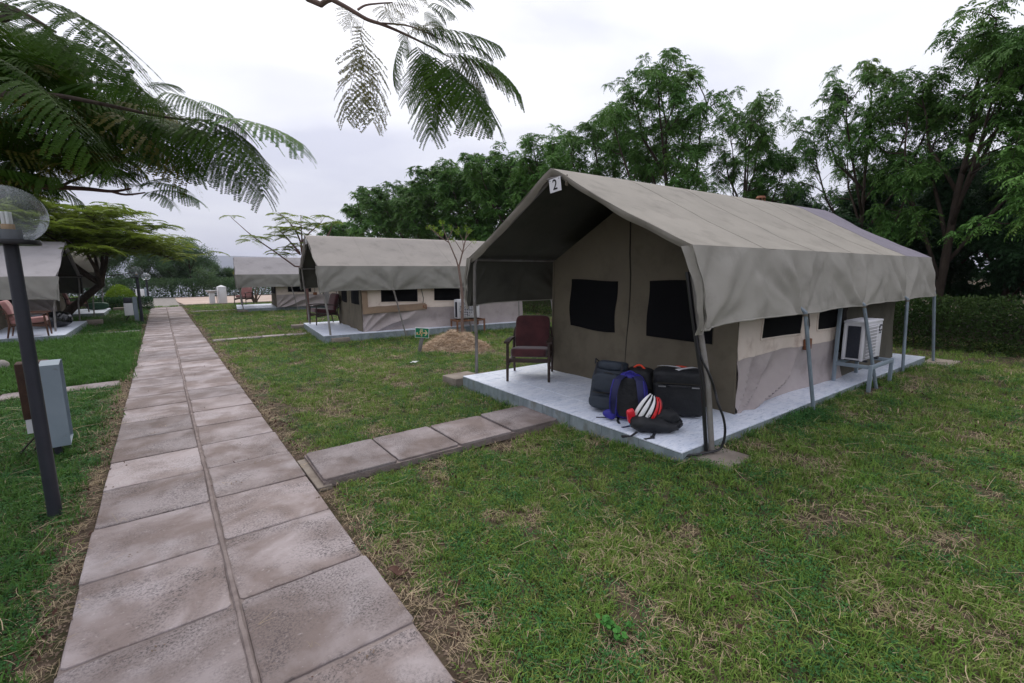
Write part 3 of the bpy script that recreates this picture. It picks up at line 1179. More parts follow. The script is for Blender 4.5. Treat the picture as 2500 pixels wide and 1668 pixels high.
    # number plate hung from the cross bar
    if number:
        m = MB()
        m.box((0, 0, 0), (0.006, 0.18, 0.14), bev=0.002, seg=1)
        pl = m.build('number_plate', MATS['plate_white'], T, smooth=False)
        pl.location = (0.0, -0.06, ridge - 0.20)
        pl.rotation_euler = (R(-4), R(-5), 0)
        me = text_mesh(number, 0.15, 0.001, 0.0012)
        me.materials.append(MATS['ink'])
        o = link('digit', me, pl)
        o.matrix_local = Matrix(((0, 0, -1, -0.0045), (-1, 0, 0, 0), (0, 1, 0, 0), (0, 0, 0, 1)))
        m = MB()
        for yy in (-0.07, 0.07):
            m.tube([(-0.002, yy, 0.055), (-0.006, yy, 0.055)], 0.005, n=6)
        m.build('plate_hole', MATS['ink'], pl)
    return T


ROT2 = R(-0.8)
tent_platform('blue-white marbled tile platform under the nearest tent, luggage standing on it', (3.27, 3.75, 0), R(-1.3), 3.54, 6.95)
make_tent('large khaki canvas tent nearest the camera with number 2 plate at its gable', (3.43, 3.79, 0), ROT2,
          fly2='fly_new', number='2', poles=(1.87, 3.59, 5.45), seed=2, L=7.2, body_x=1.17)
R3 = R(-6)
tent_platform('tile platform of the second tent along, behind the heap of straw', (3.15, 13.05, 0), R3, 3.5, 6.6)
make_tent('second khaki tent on the right, brown patch taped along its cream side wall', (3.15, 13.08, 0), R3,
          HW=1.58, ridge=2.66, rise=0.0, eave=1.80, vbot=1.2, fly='fly_far', val='valance_far', number='3', poles=(1.75, 3.6, 5.5), L=6.7,
          body_x=1.0, patch=True, blue_poles=False, seed=5, detail=0.7)
R4 = R(-6)
tent_platform('small tile platform of the far right tent near the sandy yard', (2.72, 24.6, 0), R4, 3.1, 6.2, tiles=False)
make_tent('farthest tent on the right, plain grey-khaki roof, before the sandy yard', (2.72, 24.15, 0), R4,
          HW=1.42, ridge=2.42, rise=0.0, eave=1.62, vbot=1.07, fly='fly_grey', val='valance_far', poles=(2.1, 3.9), L=6.2, body_x=1.5, body_hw=1.2,
          body_off=0, blue_poles=False, seed=8, detail=0.5)
# the tents on the left of the path open towards it
tent_platform('tile platform of the left tent behind the near lamp post', (-2.02, 18.1, 0), math.pi, 4.5, 7, tiles=False)
make_tent('grey-roofed tent on the left, partly hidden by the near lamp post', (-2.15, 19.3, 0), math.pi,
          HW=2.35, ridge=2.66, rise=0.0, eave=1.60, vbot=1.02, fly='fly_grey', val='valance_far', poles=(2.3, 4.4), L=7.0, body_hw=1.95, body_x=1.5,
          number='4', seed=11, detail=0.6, front_out=0.0)
tent_platform('tile platform behind the left tent, green duffel lying on it', (-1.9, 26.0, 0), math.pi, 3.4, 6.5, tiles=False)
make_tent('dim tent behind the grey-roofed left tent, under the spreading tree', (-2.0, 26.2, 0), math.pi,
          HW=1.75, ridge=2.66, rise=0.0, eave=1.75, vbot=1.15, fly='fly_far', val='valance_far', poles=(2.3, 4.4), L=6.5, seed=13, detail=0.5)


# footing blocks under the poles
def block(label, loc, size, rotz=0.0):
    m = MB()
    m.box((0, 0, 0), size, bev=0.012)
    for i, v in enumerate(m.v):
        m.v[i] = (v[0] + 0.012 * nz(v[0] * 9, v[1] * 9, loc[0]), v[1] + 0.012 * nz(v[0] * 8, v[1] * 8, loc[1] + 4), v[2])
    o = m.build('footing_block', MATS['concrete'])
    o.location = loc
    o.rotation_euler = (0, 0, rotz)
    tag(o, label, 'block', 'concrete pole footings')


block('flat concrete footing slab at the cabled front pole of tent 2', (3.56, 1.86, 0.035), (0.42, 0.42, 0.10), R(3))
block('concrete footing block at the front left pole of tent 2', (3.46, 5.79, 0.02), (0.46, 0.36, 0.16), R(4))
block('footing slab at the rear pole of tent 2 by the hedge', (10.75, 1.72, -0.02), (0.75, 0.4, 0.06))
block('footing slab in the grass under the air conditioner stand of tent 2', (7.2, 1.78, 0.045), (0.55, 0.3, 0.06))
block('concrete block at the front right pole of the patched tent', (3.35, 11.30, 0.02), (0.42, 0.3, 0.13), R3)
block('concrete block at the front left pole of the patched tent', (3.25, 14.95, 0.02), (0.45, 0.32, 0.15), R3)
block('concrete block at the far front pole of the left tent', (-1.86, 20.5, 0.05), (0.42, 0.4, 0.22))
block('pale concrete block at the far front pole of the dim left tent', (-1.62, 27.8, 0.05), (0.4, 0.4, 0.2))
block('concrete block at the front pole of the farthest right tent', (2.75, 22.95, 0.02), (0.4, 0.3, 0.14))
block('footing block behind the straw heap beside the rusty stand', (6.35, 10.85, 0.02), (0.45, 0.3, 0.14), R3)

# ================================================================== furniture and belongings
def armchair(label, loc, face, wood='wood_dark', cush='velvet_maroon'):
    """face: direction angle (world) the sitter looks to. local +x is the front"""
    T = thing('armchair', label, 'chair', loc, face, 'wooden armchairs on the tent platforms')
    wm_, cm = MATS[wood], MATS[cush]
    W, D = 0.56, 0.70
    for s in (-1, 1):
        m = MB()
        m.tube([(0.33, s * W / 2, 0), (0.315, s * W / 2, 0.28), (0.30, s * W / 2, 0.54)], [0.017, 0.021, 0.019], n=8)
        m.build('leg', wm_, T)
        m = MB()
        m.tube([(-0.36, s * W / 2, 0), (-0.30, s * W / 2, 0.30), (-0.31, s * W / 2, 0.55), (-0.37, s * (W / 2 - .02), 0.70)], [0.016, 0.021, 0.019, 0.014], n=8)
        m.build('leg', wm_, T)
        m = MB()
        m.slabgrid(12, 2, lambda u, v, s=s: (lerp(-0.34, 0.37, u), s * W / 2 + (v - .5) * (0.045 + 0.03 * u), 0.555 + 0.03 * math.sin(u * 2.6) + 0.01 * u), 0.028)
        m.build('armrest', wm_, T)
        m = MB()
        m.box((0.0, s * (W / 2 - 0.012), 0.285), (0.62, 0.022, 0.06), rot=(0, R(6), 0), bev=0.004)
        m.build('side_rail', wm_, T)
    m = MB()
    m.box((0.29, 0, 0.30), (0.024, W - 0.04, 0.06), bev=0.004)
    m.build('front_rail', wm_, T)
    m = MB()
    m.box((-0.30, 0, 0.26), (0.024, W - 0.04, 0.05), bev=0.004)
    m.build('rear_rail', wm_, T)
    m = MB()
    for i in range(4):
        t = 0.36 + i * 0.11
        m.box((-0.30 - (t - 0.3) * 0.28, 0, t), (0.016, W - 0.05, 0.04), rot=(0, R(-15), 0))
    m.build('back_slats', wm_, T)
    m = MB()
    v_, f_ = blob(0.62, W - 0.06, 0.135, p=7, nu=40, nv=20)
    m.add(v_, f_, Matrix.Translation((0.02, 0, 0.315)) @ Matrix.Rotation(R(-6), 4, 'Y'))
    m.build('seat_cushion', cm, T)
    m = MB()
    v_, f_ = blob(0.115, W - 0.05, 0.52, p=7, nu=40, nv=24,
                  fn=lambda x, y, z: (x + 0.02 * math.sin(z / 0.52 * math.pi), y * (1 - 0.03 * z / .52), z))
    m.add(v_, f_, Matrix.Translation((-0.24, 0, 0.38)) @ Matrix.Rotation(R(-15), 4, 'Y'))
    m.build('back_cushion', cm, T)
    return T


PZ = 0.152
armchair('maroon cushioned armchair on the porch of tent 2', (4.05, 4.89, PZ), math.atan2(-0.70, -0.72)).scale = (1, 1, 0.94)
armchair('maroon armchair seen side-on at the front of the patched tent', (3.78, 14.15, PZ), R(184))
armchair('pink cushioned chair beside the farthest right tent', (3.25, 26.3, PZ), R(232), cush='cushion_pink')
armchair('brown wooden armchair with pink cushions on the grey-roofed left tent\'s porch', (-2.64, 16.08, PZ), R(2), wood='wood_brown', cush='cushion_pink')
armchair('shadowed armchair with pale pink back on the dim left tent\'s porch', (-2.75, 25.4, PZ), R(5), wood='wood_dark', cush='cushion_pink')


def strap(m, pts, w=0.024, th=0.003):
    """flat webbing along a polyline"""
    pts = [Vector(p) for p in pts]
    vs_, fs_ = [], []
    for i, p in enumerate(pts):
        d = (pts[min(i + 1, len(pts) - 1)] - pts[max(i - 1, 0)]).normalized()
        s = d.cross(Vector((0, 0, 1)))
        s = s.normalized() if s.length > 1e-3 else Vector((1, 0, 0))
        nn = s.cross(d).normalized()
        for a, b in ((-1, 1), (1, 1), (1, -1), (-1, -1)):
            vs_.append(p + s * (a * w / 2) + nn * (b * th / 2))
    for i in range(len(pts) - 1):
        for k_ in range(4):
            a, b = i * 4 + k_, i * 4 + (k_ + 1) % 4
            fs_.append((a, b, b + 4, a + 4))
    fs_.append((3, 2, 1, 0))
    e = (len(pts) - 1) * 4
    fs_.append((e, e + 1, e + 2, e + 3))
    m.add(vs_, fs_)


def wrinkle(sc, amp, seed):
    def f(x, y, z):
        k_ = 1 + amp * fbm(x * sc + seed, y * sc, z * sc, 3)
        return x * k_, y * k_, z + amp * 0.25 * nz(x * sc, y * sc + seed, z * sc)
    return f


# --- big navy travel pack leaning back, its front towards the path
T = thing('travel_backpack', 'large dark navy backpack at the left of the luggage on the porch', 'backpack', (3.68, 3.15, PZ), R(206))
T.scale = (1.05, 1.12, 0.88)
Mt = Matrix.Rotation(R(-14), 4, 'Y')
w_ = wrinkle(7, 0.05, 3)
m = MB()
v_, f_ = blob(0.27, 0.37, 0.55, p=4.5, nu=44, nv=30, fn=lambda x, y, z: w_(x * (1.08 - 0.30 * z / .55), y * (1.0 - 0.16 * z / .55), z))
m.add(v_, f_, Mt)
body = m.build('pack_body', MATS['nylon_navy'], T)
m = MB()
v_, f_ = blob(0.25, 0.30, 0.14, p=3.2, fn=wrinkle(9, 0.06, 5))
m.add(v_, f_, Mt @ Matrix.Translation((0.0, 0, 0.45)))
m.build('top_lid', MATS['nylon_navy'], T)
m = MB()
v_, f_ = blob(0.10, 0.27, 0.24, p=4, fn=wrinkle(9, 0.06, 8))
m.add(v_, f_, Mt @ Matrix.Translation((0.125, 0, 0.20)))
m.build('front_pocket', MATS['nylon_navy'], T)
m = MB()
v_, f_ = blob(0.12, 0.32, 0.16, p=4, fn=wrinkle(9, 0.06, 9))
m.add(v_, f_, Mt @ Matrix.Translation((0.115, 0, 0.015)))
m.build('lower_pocket', MATS['nylon_navy'], T)
for s in (-1, 1):
    m = MB()
    strap(m, [Mt @ Vector((0.10 + 0.05 * math.sin(t * 3.1), s * 0.12, 0.16 + 0.40 * t)) for t in np.linspace(0, 1, 9)], 0.018)
    m.build('compression_strap', MATS['strap'], T)
m = MB()
m.tube([Mt @ Vector((0.19, y, 0.205 + 0.006 * math.sin(y * 30))) for y in np.linspace(-0.12, 0.12, 9)], 0.005, n=5)
m.tube([Mt @ Vector((0.155, 0.13 * math.cos(a), 0.30 + 0.14 * math.sin(a))) for a in np.linspace(0.2, 2.9, 12)], 0.005, n=5)
m.build('zip_line', MATS['zip'], T)
m = MB()
m.tube([Mt @ Vector((0.06, -0.11, 0.56)), Mt @ Vector((0.10, -0.14, 0.60)), Mt @ Vector((0.14, -0.13, 0.54))], 0.007, n=6)
m.build('grab_loop', MATS['strap'], T)
m = MB()
m.tube([(0.10, 0.22, 0.15)] + [(0.11 + 0.03 * math.cos(a), 0.25 + 0.035 * math.sin(a), 0.15 + 0.02 * math.sin(a)) for a in np.linspace(-1.5, 4.2, 9)], 0.005, n=5)
m.build('cord_loop', MATS['strap'], T)
m = MB()
strap(m, [(0.13, 0.16, 0.12), (0.17, 0.17, 0.03), (0.22, 0.15, 0.004), (0.33, 0.17, 0.003), (0.40, 0.20, 0.003)], 0.022)
strap(m, [(0.22, 0.15, 0.006), (0.27, 0.08, 0.004), (0.31, -0.03, 0.003)], 0.022)
m.build('waist_strap', MATS['strap'], T)

# --- blue day pack standing with its harness towards the camera
T = thing('day_backpack', 'bright blue backpack showing its shoulder straps in the middle of the luggage', 'backpack', (3.60, 2.81, PZ), R(213))
T.scale = (1.0, 1.08, 0.92)
Mt = Matrix.Rotation(R(-9), 4, 'Y')
w_ = wrinkle(7, 0.06, 21)
m = MB()
v_, f_ = blob(0.24, 0.33, 0.50, p=3.4, nu=40, nv=28, fn=lambda x, y, z: w_(x * (1.05 - 0.3 * (z / .5) ** 2), y * (1.0 - 0.30 * (z / .5) ** 3), z))
m.add(v_, f_, Mt)
m.build('pack_body', MATS['nylon_blue'], T)
m = MB()
v_, f_ = blob(0.05, 0.21, 0.42, p=4, fn=wrinkle(10, 0.05, 4))
m.add(v_, f_, Mt @ Matrix.Translation((0.105, 0, 0.03)))
m.build('back_panel', MATS['nylon_black'], T)
for s in (-1, 1):
    m = MB()
    pts = [Vector((0.06, s * 0.05, 0.455)), Vector((0.13, s * 0.07, 0.465)), Vector((0.225, s * 0.10, 0.43)), Vector((0.275, s * 0.115, 0.34)),
           Vector((0.27, s * 0.125, 0.23)), Vector((0.215, s * 0.13, 0.13)), Vector((0.14, s * 0.125, 0.06))]
    pts = [Mt @ p for p in pts]
    m.tube(pts, [0.036, 0.038, 0.038, 0.036, 0.033, 0.026, 0.012], n=10, flat=0.33)
    sh_ = m.build('shoulder_strap', MATS['nylon_blue_dark'], T)
    for e in (-1, 1):
        m = MB()
        m.tube([p + Vector((0.004, e * (0.033 - 0.002 * i), 0.0)) for i, p in enumerate(pts)], 0.0055, n=6)
        m.build('strap_piping', MATS['nylon_blue'], sh_)
    m = MB()
    v_, f_ = blob(0.09, 0.12, 0.10, p=2.6, fn=wrinkle(12, 0.07, 7 + s))
    m.add(v_, f_, Mt @ Matrix.Translation((0.11, s * 0.165, 0.0)))
    m.build('hip_wing', MATS['nylon_blue'], T)
m = MB()
m.tube([Mt @ Vector((0.075, s_, 0.485 + 0.035 * math.cos(s_ * 30))) for s_ in np.linspace(-0.05, 0.05, 7)], 0.008, n=6)
m.build('haul_loop', MATS['nylon_blue'], T)
m = MB()
strap(m, [(0.14, 0.10, 0.06), (0.20, 0.06, 0.03), (0.235, 0.03, 0.004), (0.30, -0.03, 0.003)], 0.026)
m.build('hip_strap', MATS['nylon_blue_dark'], T)
m = MB()
m.tube([(0.17, 0.05, 0.16), (0.205, 0.05, 0.08), (0.215, 0.055, 0.022)], 0.005, n=6)
m.tube([(0.20, 0.09, 0.016), (0.235, 0.03, 0.016)], 0.011, n=8)
m.build('drinking_tube', MATS['tube_cyan'], T)

# --- black bag behind them
T = thing('black_holdall', 'black bag with orange handle tag behind the two backpacks', 'bag', (4.02, 3.02, PZ), R(200))
T.scale = (1, 1, 0.86)
m = MB()
w_ = wrinkle(6, 0.05, 31)
v_, f_ = blob(0.28, 0.42, 0.50, p=4.5, nu=36, nv=24, fn=lambda x, y, z: w_(x * (1.05 - 0.25 * z / .5), y * (1.02 - .25 * z / .5), z))
m.add(v_, f_)
m.build('bag_body', MATS['nylon_black'], T)
m = MB()
m.tube([(0, -0.06 + 0.02 * i, 0.49 + 0.045 * math.sin(i / 6 * math.pi)) for i in range(7)], 0.012, n=8)
m.build('grab_handle', MATS['sticker_red'], T)
m = MB()
m.tube([(0.14, y, 0.30 + 0.01 * math.sin(y * 20)) for y in np.linspace(-0.18, 0.18, 9)], 0.006, n=5)
m.build('zip_line', MATS['zip'], T)

# --- black roller case
T = thing('roller_case', 'black wheeled case with white tape and red sticker on its lid', 'suitcase', (4.10, 2.60, PZ), R(216))
T.scale = (1, 1.03, 0.92)
m = MB()
m.box((0, 0, 0.205), (0.30, 0.46, 0.36), bev=0.035, seg=4)
m.build('case_shell', MATS['nylon_black'], T)
m = MB()
v_, f_ = blob(0.31, 0.47, 0.19, p=4.2, nu=44, nv=20, fn=wrinkle(8, 0.03, 41))
m.add(v_, f_, Matrix.Translation((0, 0, 0.335)))
m.build('padded_lid', MATS['nylon_black'], T)
m = MB()
m.tube([(0.155, y, 0.385) for y in np.linspace(-0.2, 0.2, 5)], 0.006, n=5)
m.tube([(x, -0.236, 0.385) for x in np.linspace(-0.12, 0.12, 5)], 0.006, n=5)
m.build('lid_zip', MATS['zip'], T)
m = MB()
m.tube([(0.152, -0.10, 0.355), (0.178, -0.08, 0.365), (0.178, 0.08, 0.365), (0.152, 0.10, 0.355)], 0.010, n=6)
m.build('front_handle', MATS['plastic_black'], T)
m = MB()
m.tube([(0.05, 0.234, 0.36), (0.04, 0.262, 0.37), (-0.05, 0.262, 0.37), (-0.06, 0.234, 0.36)], 0.010, n=6)
m.build('side_handle', MATS['plastic_black'], T)
for yy in (-0.19, 0.19):
    m = MB()
    m.box((0.158, yy * 0.8, 0.35), (0.014, 0.07, 0.014), bev=0.004)
    m.build('lid_buckle', MATS['metal_grey'], T)
for s in (-1, 1):
    m = MB()
    m.lathe([(0.012, -0.018), (0.040, -0.018), (0.044, -0.010), (0.044, 0.010), (0.040, 0.018), (0.012, 0.018)], n=20,
            M=Matrix.Translation((-0.15, s * 0.205, 0.046)) @ Matrix.Rotation(R(90), 4, 'X'))
    wh = m.build('wheel', MATS['plastic_black'], T)
    m = MB()
    m.lathe([(0.001, -0.0195), (0.014, -0.0195), (0.014, 0.0195), (0.001, 0.0195)], n=12,
            M=Matrix.Translation((-0.15, s * 0.205, 0.046)) @ Matrix.Rotation(R(90), 4, 'X'))
    m.build('hub', MATS['metal_grey'], wh)


def lidz(x, y):
    t = max(0.0, 1 - abs(2 * x / 0.31) ** 4.2 - abs(2 * y / 0.47) ** 4.2) ** (1 / 4.2)
    return 0.335 + 0.095 * (1 + t) + 0.006


for nm, mt, a, b, wd, dz in (('tape', 'tape_white', (-0.10, 0.17), (0.10, -0.02), 0.045, 0.0), ('tape', 'tape_white', (-0.11, -0.16), (-0.01, 0.02), 0.045, 0.003),
                             ('sticker', 'sticker_red', (-0.09, 0.00), (-0.01, 0.06), 0.06, 0.006), ('tape', 'tape_white', (-0.12, -0.15), (-0.08, -0.19), 0.035, 0.006)):
    m = MB()
    d_ = (Vector(b) - Vector(a)).normalized()
    pn = Vector((-d_.y, d_.x))

    def tf(u, v, a=a, b=b, pn=pn, wd=wd, dz=dz):
        x = lerp(a[0], b[0], u) + pn.x * wd * (v - .5)
        y = lerp(a[1], b[1], u) + pn.y * wd * (v - .5)
        return (x, y, lidz(x, y) + dz)
    m.slabgrid(10, 3, tf, 0.0015)
    m.build(nm, MATS[mt], T)

# --- black soft pack lying flat in front, the helmet strapped on top of it
T = thing('lying_pack', 'small black pack lying flat under the bicycle helmet', 'bag', (3.51, 2.44, PZ), R(-33))
m = MB()
w_ = wrinkle(11, 0.16, 51)
v_, f_ = blob(0.50, 0.27, 0.15, p=2.7, nu=40, nv=20, fn=lambda x, y, z: w_(x, y * (1 + 0.25 * x), z * (1 - 0.3 * max(0, x) / .25)))
m.add(v_, f_)
m.build('pack_body', MATS['nylon_black'], T)
m = MB()
v_, f_ = blob(0.24, 0.18, 0.11, p=2.8, fn=wrinkle(14, 0.16, 54))
m.add(v_, f_, Matrix.Translation((0.09, -0.01, 0.085)))
m.build('outer_pocket', MATS['nylon_black'], T)
for pts in ([(-0.2, -0.10, 0.03), (-0.27, -0.14, 0.006), (-0.33, -0.15, 0.004), (-0.36, -0.16, 0.004)],
            [(-0.05, -0.13, 0.03), (-0.10, -0.20, 0.006), (-0.18, -0.22, 0.004)],
            [(0.14, 0.05, 0.14), (0.20, 0.02, 0.15), (0.22, -0.06, 0.10), (0.17, -0.11, 0.06)]):
    m = MB()
    strap(m, pts, 0.026)
    m.build('strap', MATS['strap'], T)
m = MB()
m.box((-0.34, -0.155, 0.010), (0.05, 0.03, 0.014), bev=0.004)
m.build('buckle', MATS['plastic_black'], T)
m = MB()
m.box((-0.10, -0.20, 0.012), (0.035, 0.035, 0.02), bev=0.006)
m.build('buckle', MATS['plastic_black'], T)

m = MB()
v_, f_ = blob(0.075, 0.05, 0.135, p=4.5, nu=24, nv=16, fn=wrinkle(12, 0.06, 61))
m.add(v_, f_)
o = m.build('red_pouch', MATS['red_bright'])
o.location = (3.355, 2.58, PZ + 0.075)
o.rotation_euler = (R(10), R(-14), R(-35))
tag(o, 'small glossy red pouch beside the bicycle helmet', 'pouch')

# --- bicycle helmet: dark liner, separate painted ribs with open vents between them
T = thing('bicycle_helmet', 'white and red bicycle helmet resting on the small black pack', 'helmet', (3.49, 2.53, PZ + 0.115), R(-40))
hx = (Vector((0, 0, 1)) * 0.86 + rgt * 0.42 - fwd * 0.18).normalized()
hy = (-rgt + hx * rgt.dot(hx)).normalized()
hzv = hx.cross(hy)
T.rotation_euler = Matrix((hx, hy, hzv)).transposed().to_euler()
T.location = Vector((3.48, 2.51, PZ + 0.18)) - hzv * 0.06
A_, B_, H_ = 0.145, 0.105, 0.155      # half length, half width, height


def hpt(lon, lat, off):
    """lon -1..1 across the head, lat 0..1 from front rim over the top to rear rim"""
    a = math.pi * lat
    x = math.cos(a) * (A_ + off)
    r_ = math.sin(a)
    y = math.sin(lon * 1.45) * (B_ + off) * (0.35 + 0.65 * r_)
    z = (0.02 + math.sin(a) ** 0.75 * math.cos(lon * 1.25) * (H_ + off)) if a > 0 else 0.02
    return (x, y, z)


m = MB()
m.grid(24, 24, lambda u, v: hpt(lerp(-1, 1, u), lerp(0.03, 0.97, v), -0.012))
m.build('liner', MATS['plastic_black'], T)
ribs = [(0.72, 0.98, 'helmet_white'), (0.38, 0.62, 'helmet_white'), (0.04, 0.28, 'helmet_white'), (-0.28, -0.05, 'helmet_red'),
        (-0.60, -0.38, 'helmet_red'), (-0.98, -0.70, 'helmet_darkred')]
for (l0, l1, mt) in ribs:
    m = MB()

    def rf(u, v, l0=l0, l1=l1):
        c_ = (l0 + l1) / 2
        taper = 0.55 + 0.45 * math.sin(math.pi * v)
        l_ = c_ + (lerp(l0, l1, u) - c_) * taper
        edge = 1 - (2 * u - 1) ** 4
        return hpt(l_, lerp(0.04, 0.96, v), 0.004 + 0.010 * edge)
    m.slabgrid(8, 26, rf, 0.010)
    m.build('shell_rib', MATS[mt], T)
for l_, v0 in ((-0.34, 0.33), (0.33, 0.62), (0.67, 0.45), (-0.65, 0.62)):
    m = MB()
    m.slabgrid(4, 4, lambda u, v: hpt(l_ + 0.13 * (u - .5), v0 + 0.05 * (v - .5), 0.004), 0.008)
    m.build('bridge', MATS['plastic_black'], T)
me = text_mesh('GIRO', 0.042, 0.0015)
me.materials.append(MATS['ink'])
for v in me.vertices:                     # wrap the lettering on the front of the third rib
    px, py = v.co.x, v.co.y
    p = hpt(0.10 + py * 4.2, 0.56 - px * 2.0, 0.0165 + v.co.z)
    v.co = p
link('lettering', me, T)
m = MB()
m.tube([(0.05, -0.09, 0.02), (0.03, -0.075, -0.05), (-0.02, -0.04, -0.06)], 0.006, n=5)
m.tube([(-0.07, -0.08, 0.02), (-0.03, -0.075, -0.05), (-0.02, -0.04, -0.06)], 0.006, n=5)
m.build('chin_strap', MATS['strap'], T)

# --- left tents' bags
m = MB()
v_, f_ = blob(0.62, 0.5, 0.42, p=2.4, nu=60, nv=40,
              fn=lambda x, y, z: tuple(c * (1 + 0.16 * noise.ridged_multi_fractal(Vector((x * 6, y * 6, z * 6)), 1, 2, 3, 1, 2) * 0.35) for c in (x, y, z)))
m.add(v_, f_)
o = m.build('bin_bag', MATS['binbag'], sharp=60)
o.location = (-2.45, 18.35, PZ)
tag(o, 'crumpled shiny black plastic sack on the left tent\'s porch', 'sack')
m = MB()
v_, f_ = blob(0.75, 0.38, 0.32, p=3, nu=40, nv=20, fn=wrinkle(6, 0.06, 71))
m.add(v_, f_)
m.tube([(-0.15, -0.1, 0.3), (-0.1, -0.12, 0.38), (0.1, -0.12, 0.38), (0.15, -0.1, 0.3)], 0.015, n=6)
o = m.build('duffel_bag', MATS['duffel_green'])
o.location = (-2.25, 26.75, PZ)
o.rotation_euler = (0, 0, R(12))
tag(o, 'dark green duffel bag on the dim left tent\'s porch', 'bag')

# --- black cable taped to the front pole of tent 2
T2 = Matrix.Translation((3.43, 3.79, 0)) @ Matrix.Rotation(ROT2, 4, 'Z')


def t2(x, y, z):
    return T2 @ Vector((x, y, z))


m = MB()
def pole_at(z, dx=0.0, dy=0.0):
    """a point beside the front right pole of tent 2 at height z"""
    k_ = [(0.05, 0.18, -1.87), (0.7, 0.15, -1.81), (1.16, 0.09, -1.745), (1.735, 0.05, -1.66)]
    for (z0, x0, y0), (z1, x1, y1) in zip(k_, k_[1:]):
        if z <= z1:
            t = (z - z0) / (z1 - z0)
            return t2(lerp(x0, x1, t) + dx, lerp(y0, y1, t) + dy, z)
    return t2(0.05 + dx, -1.66 + dy, z)


pts = [pole_at(1.55, -.03, .03), pole_at(1.25, -.03, .03), pole_at(0.95, -.028, .022), pole_at(0.75, -.005, -.03), pole_at(0.62, .03, -.04), t2(0.185, -1.89, 0.52), t2(0.22, -1.925, 0.40),
       t2(0.235, -1.94, 0.28), t2(0.23, -1.93, 0.17), t2(0.20, -1.91, 0.115), t2(0.09, -1.87, 0.105), t2(-0.02, -1.84, 0.105), t2(-0.10, -1.80, 0.10), t2(-0.17, -1.80, 0.05)]
sm = []
for i in range(len(pts) - 1):
    for t in np.linspace(0, 1, 5)[:-1]:
        p0, p1, p2, p3 = pts[max(i - 1, 0)], pts[i], pts[i + 1], pts[min(i + 2, len(pts) - 1)]
        sm.append(0.5 * ((2 * p1) + (p2 - p0) * t + (2 * p0 - 5 * p1 + 4 * p2 - p3) * t * t + (3 * p1 - p0 - 3 * p2 + p3) * t ** 3))
m.tube(sm, 0.0105, n=8)
m.tube([pole_at(z_, -.034, .03) for z_ in (1.6, 1.3, 1.0, .7, .4, .1)], 0.017, n=8)
o = m.build('power_cable', MATS['plastic_black'])
tag(o, 'black cable bound to the front right pole of tent 2', 'cable')


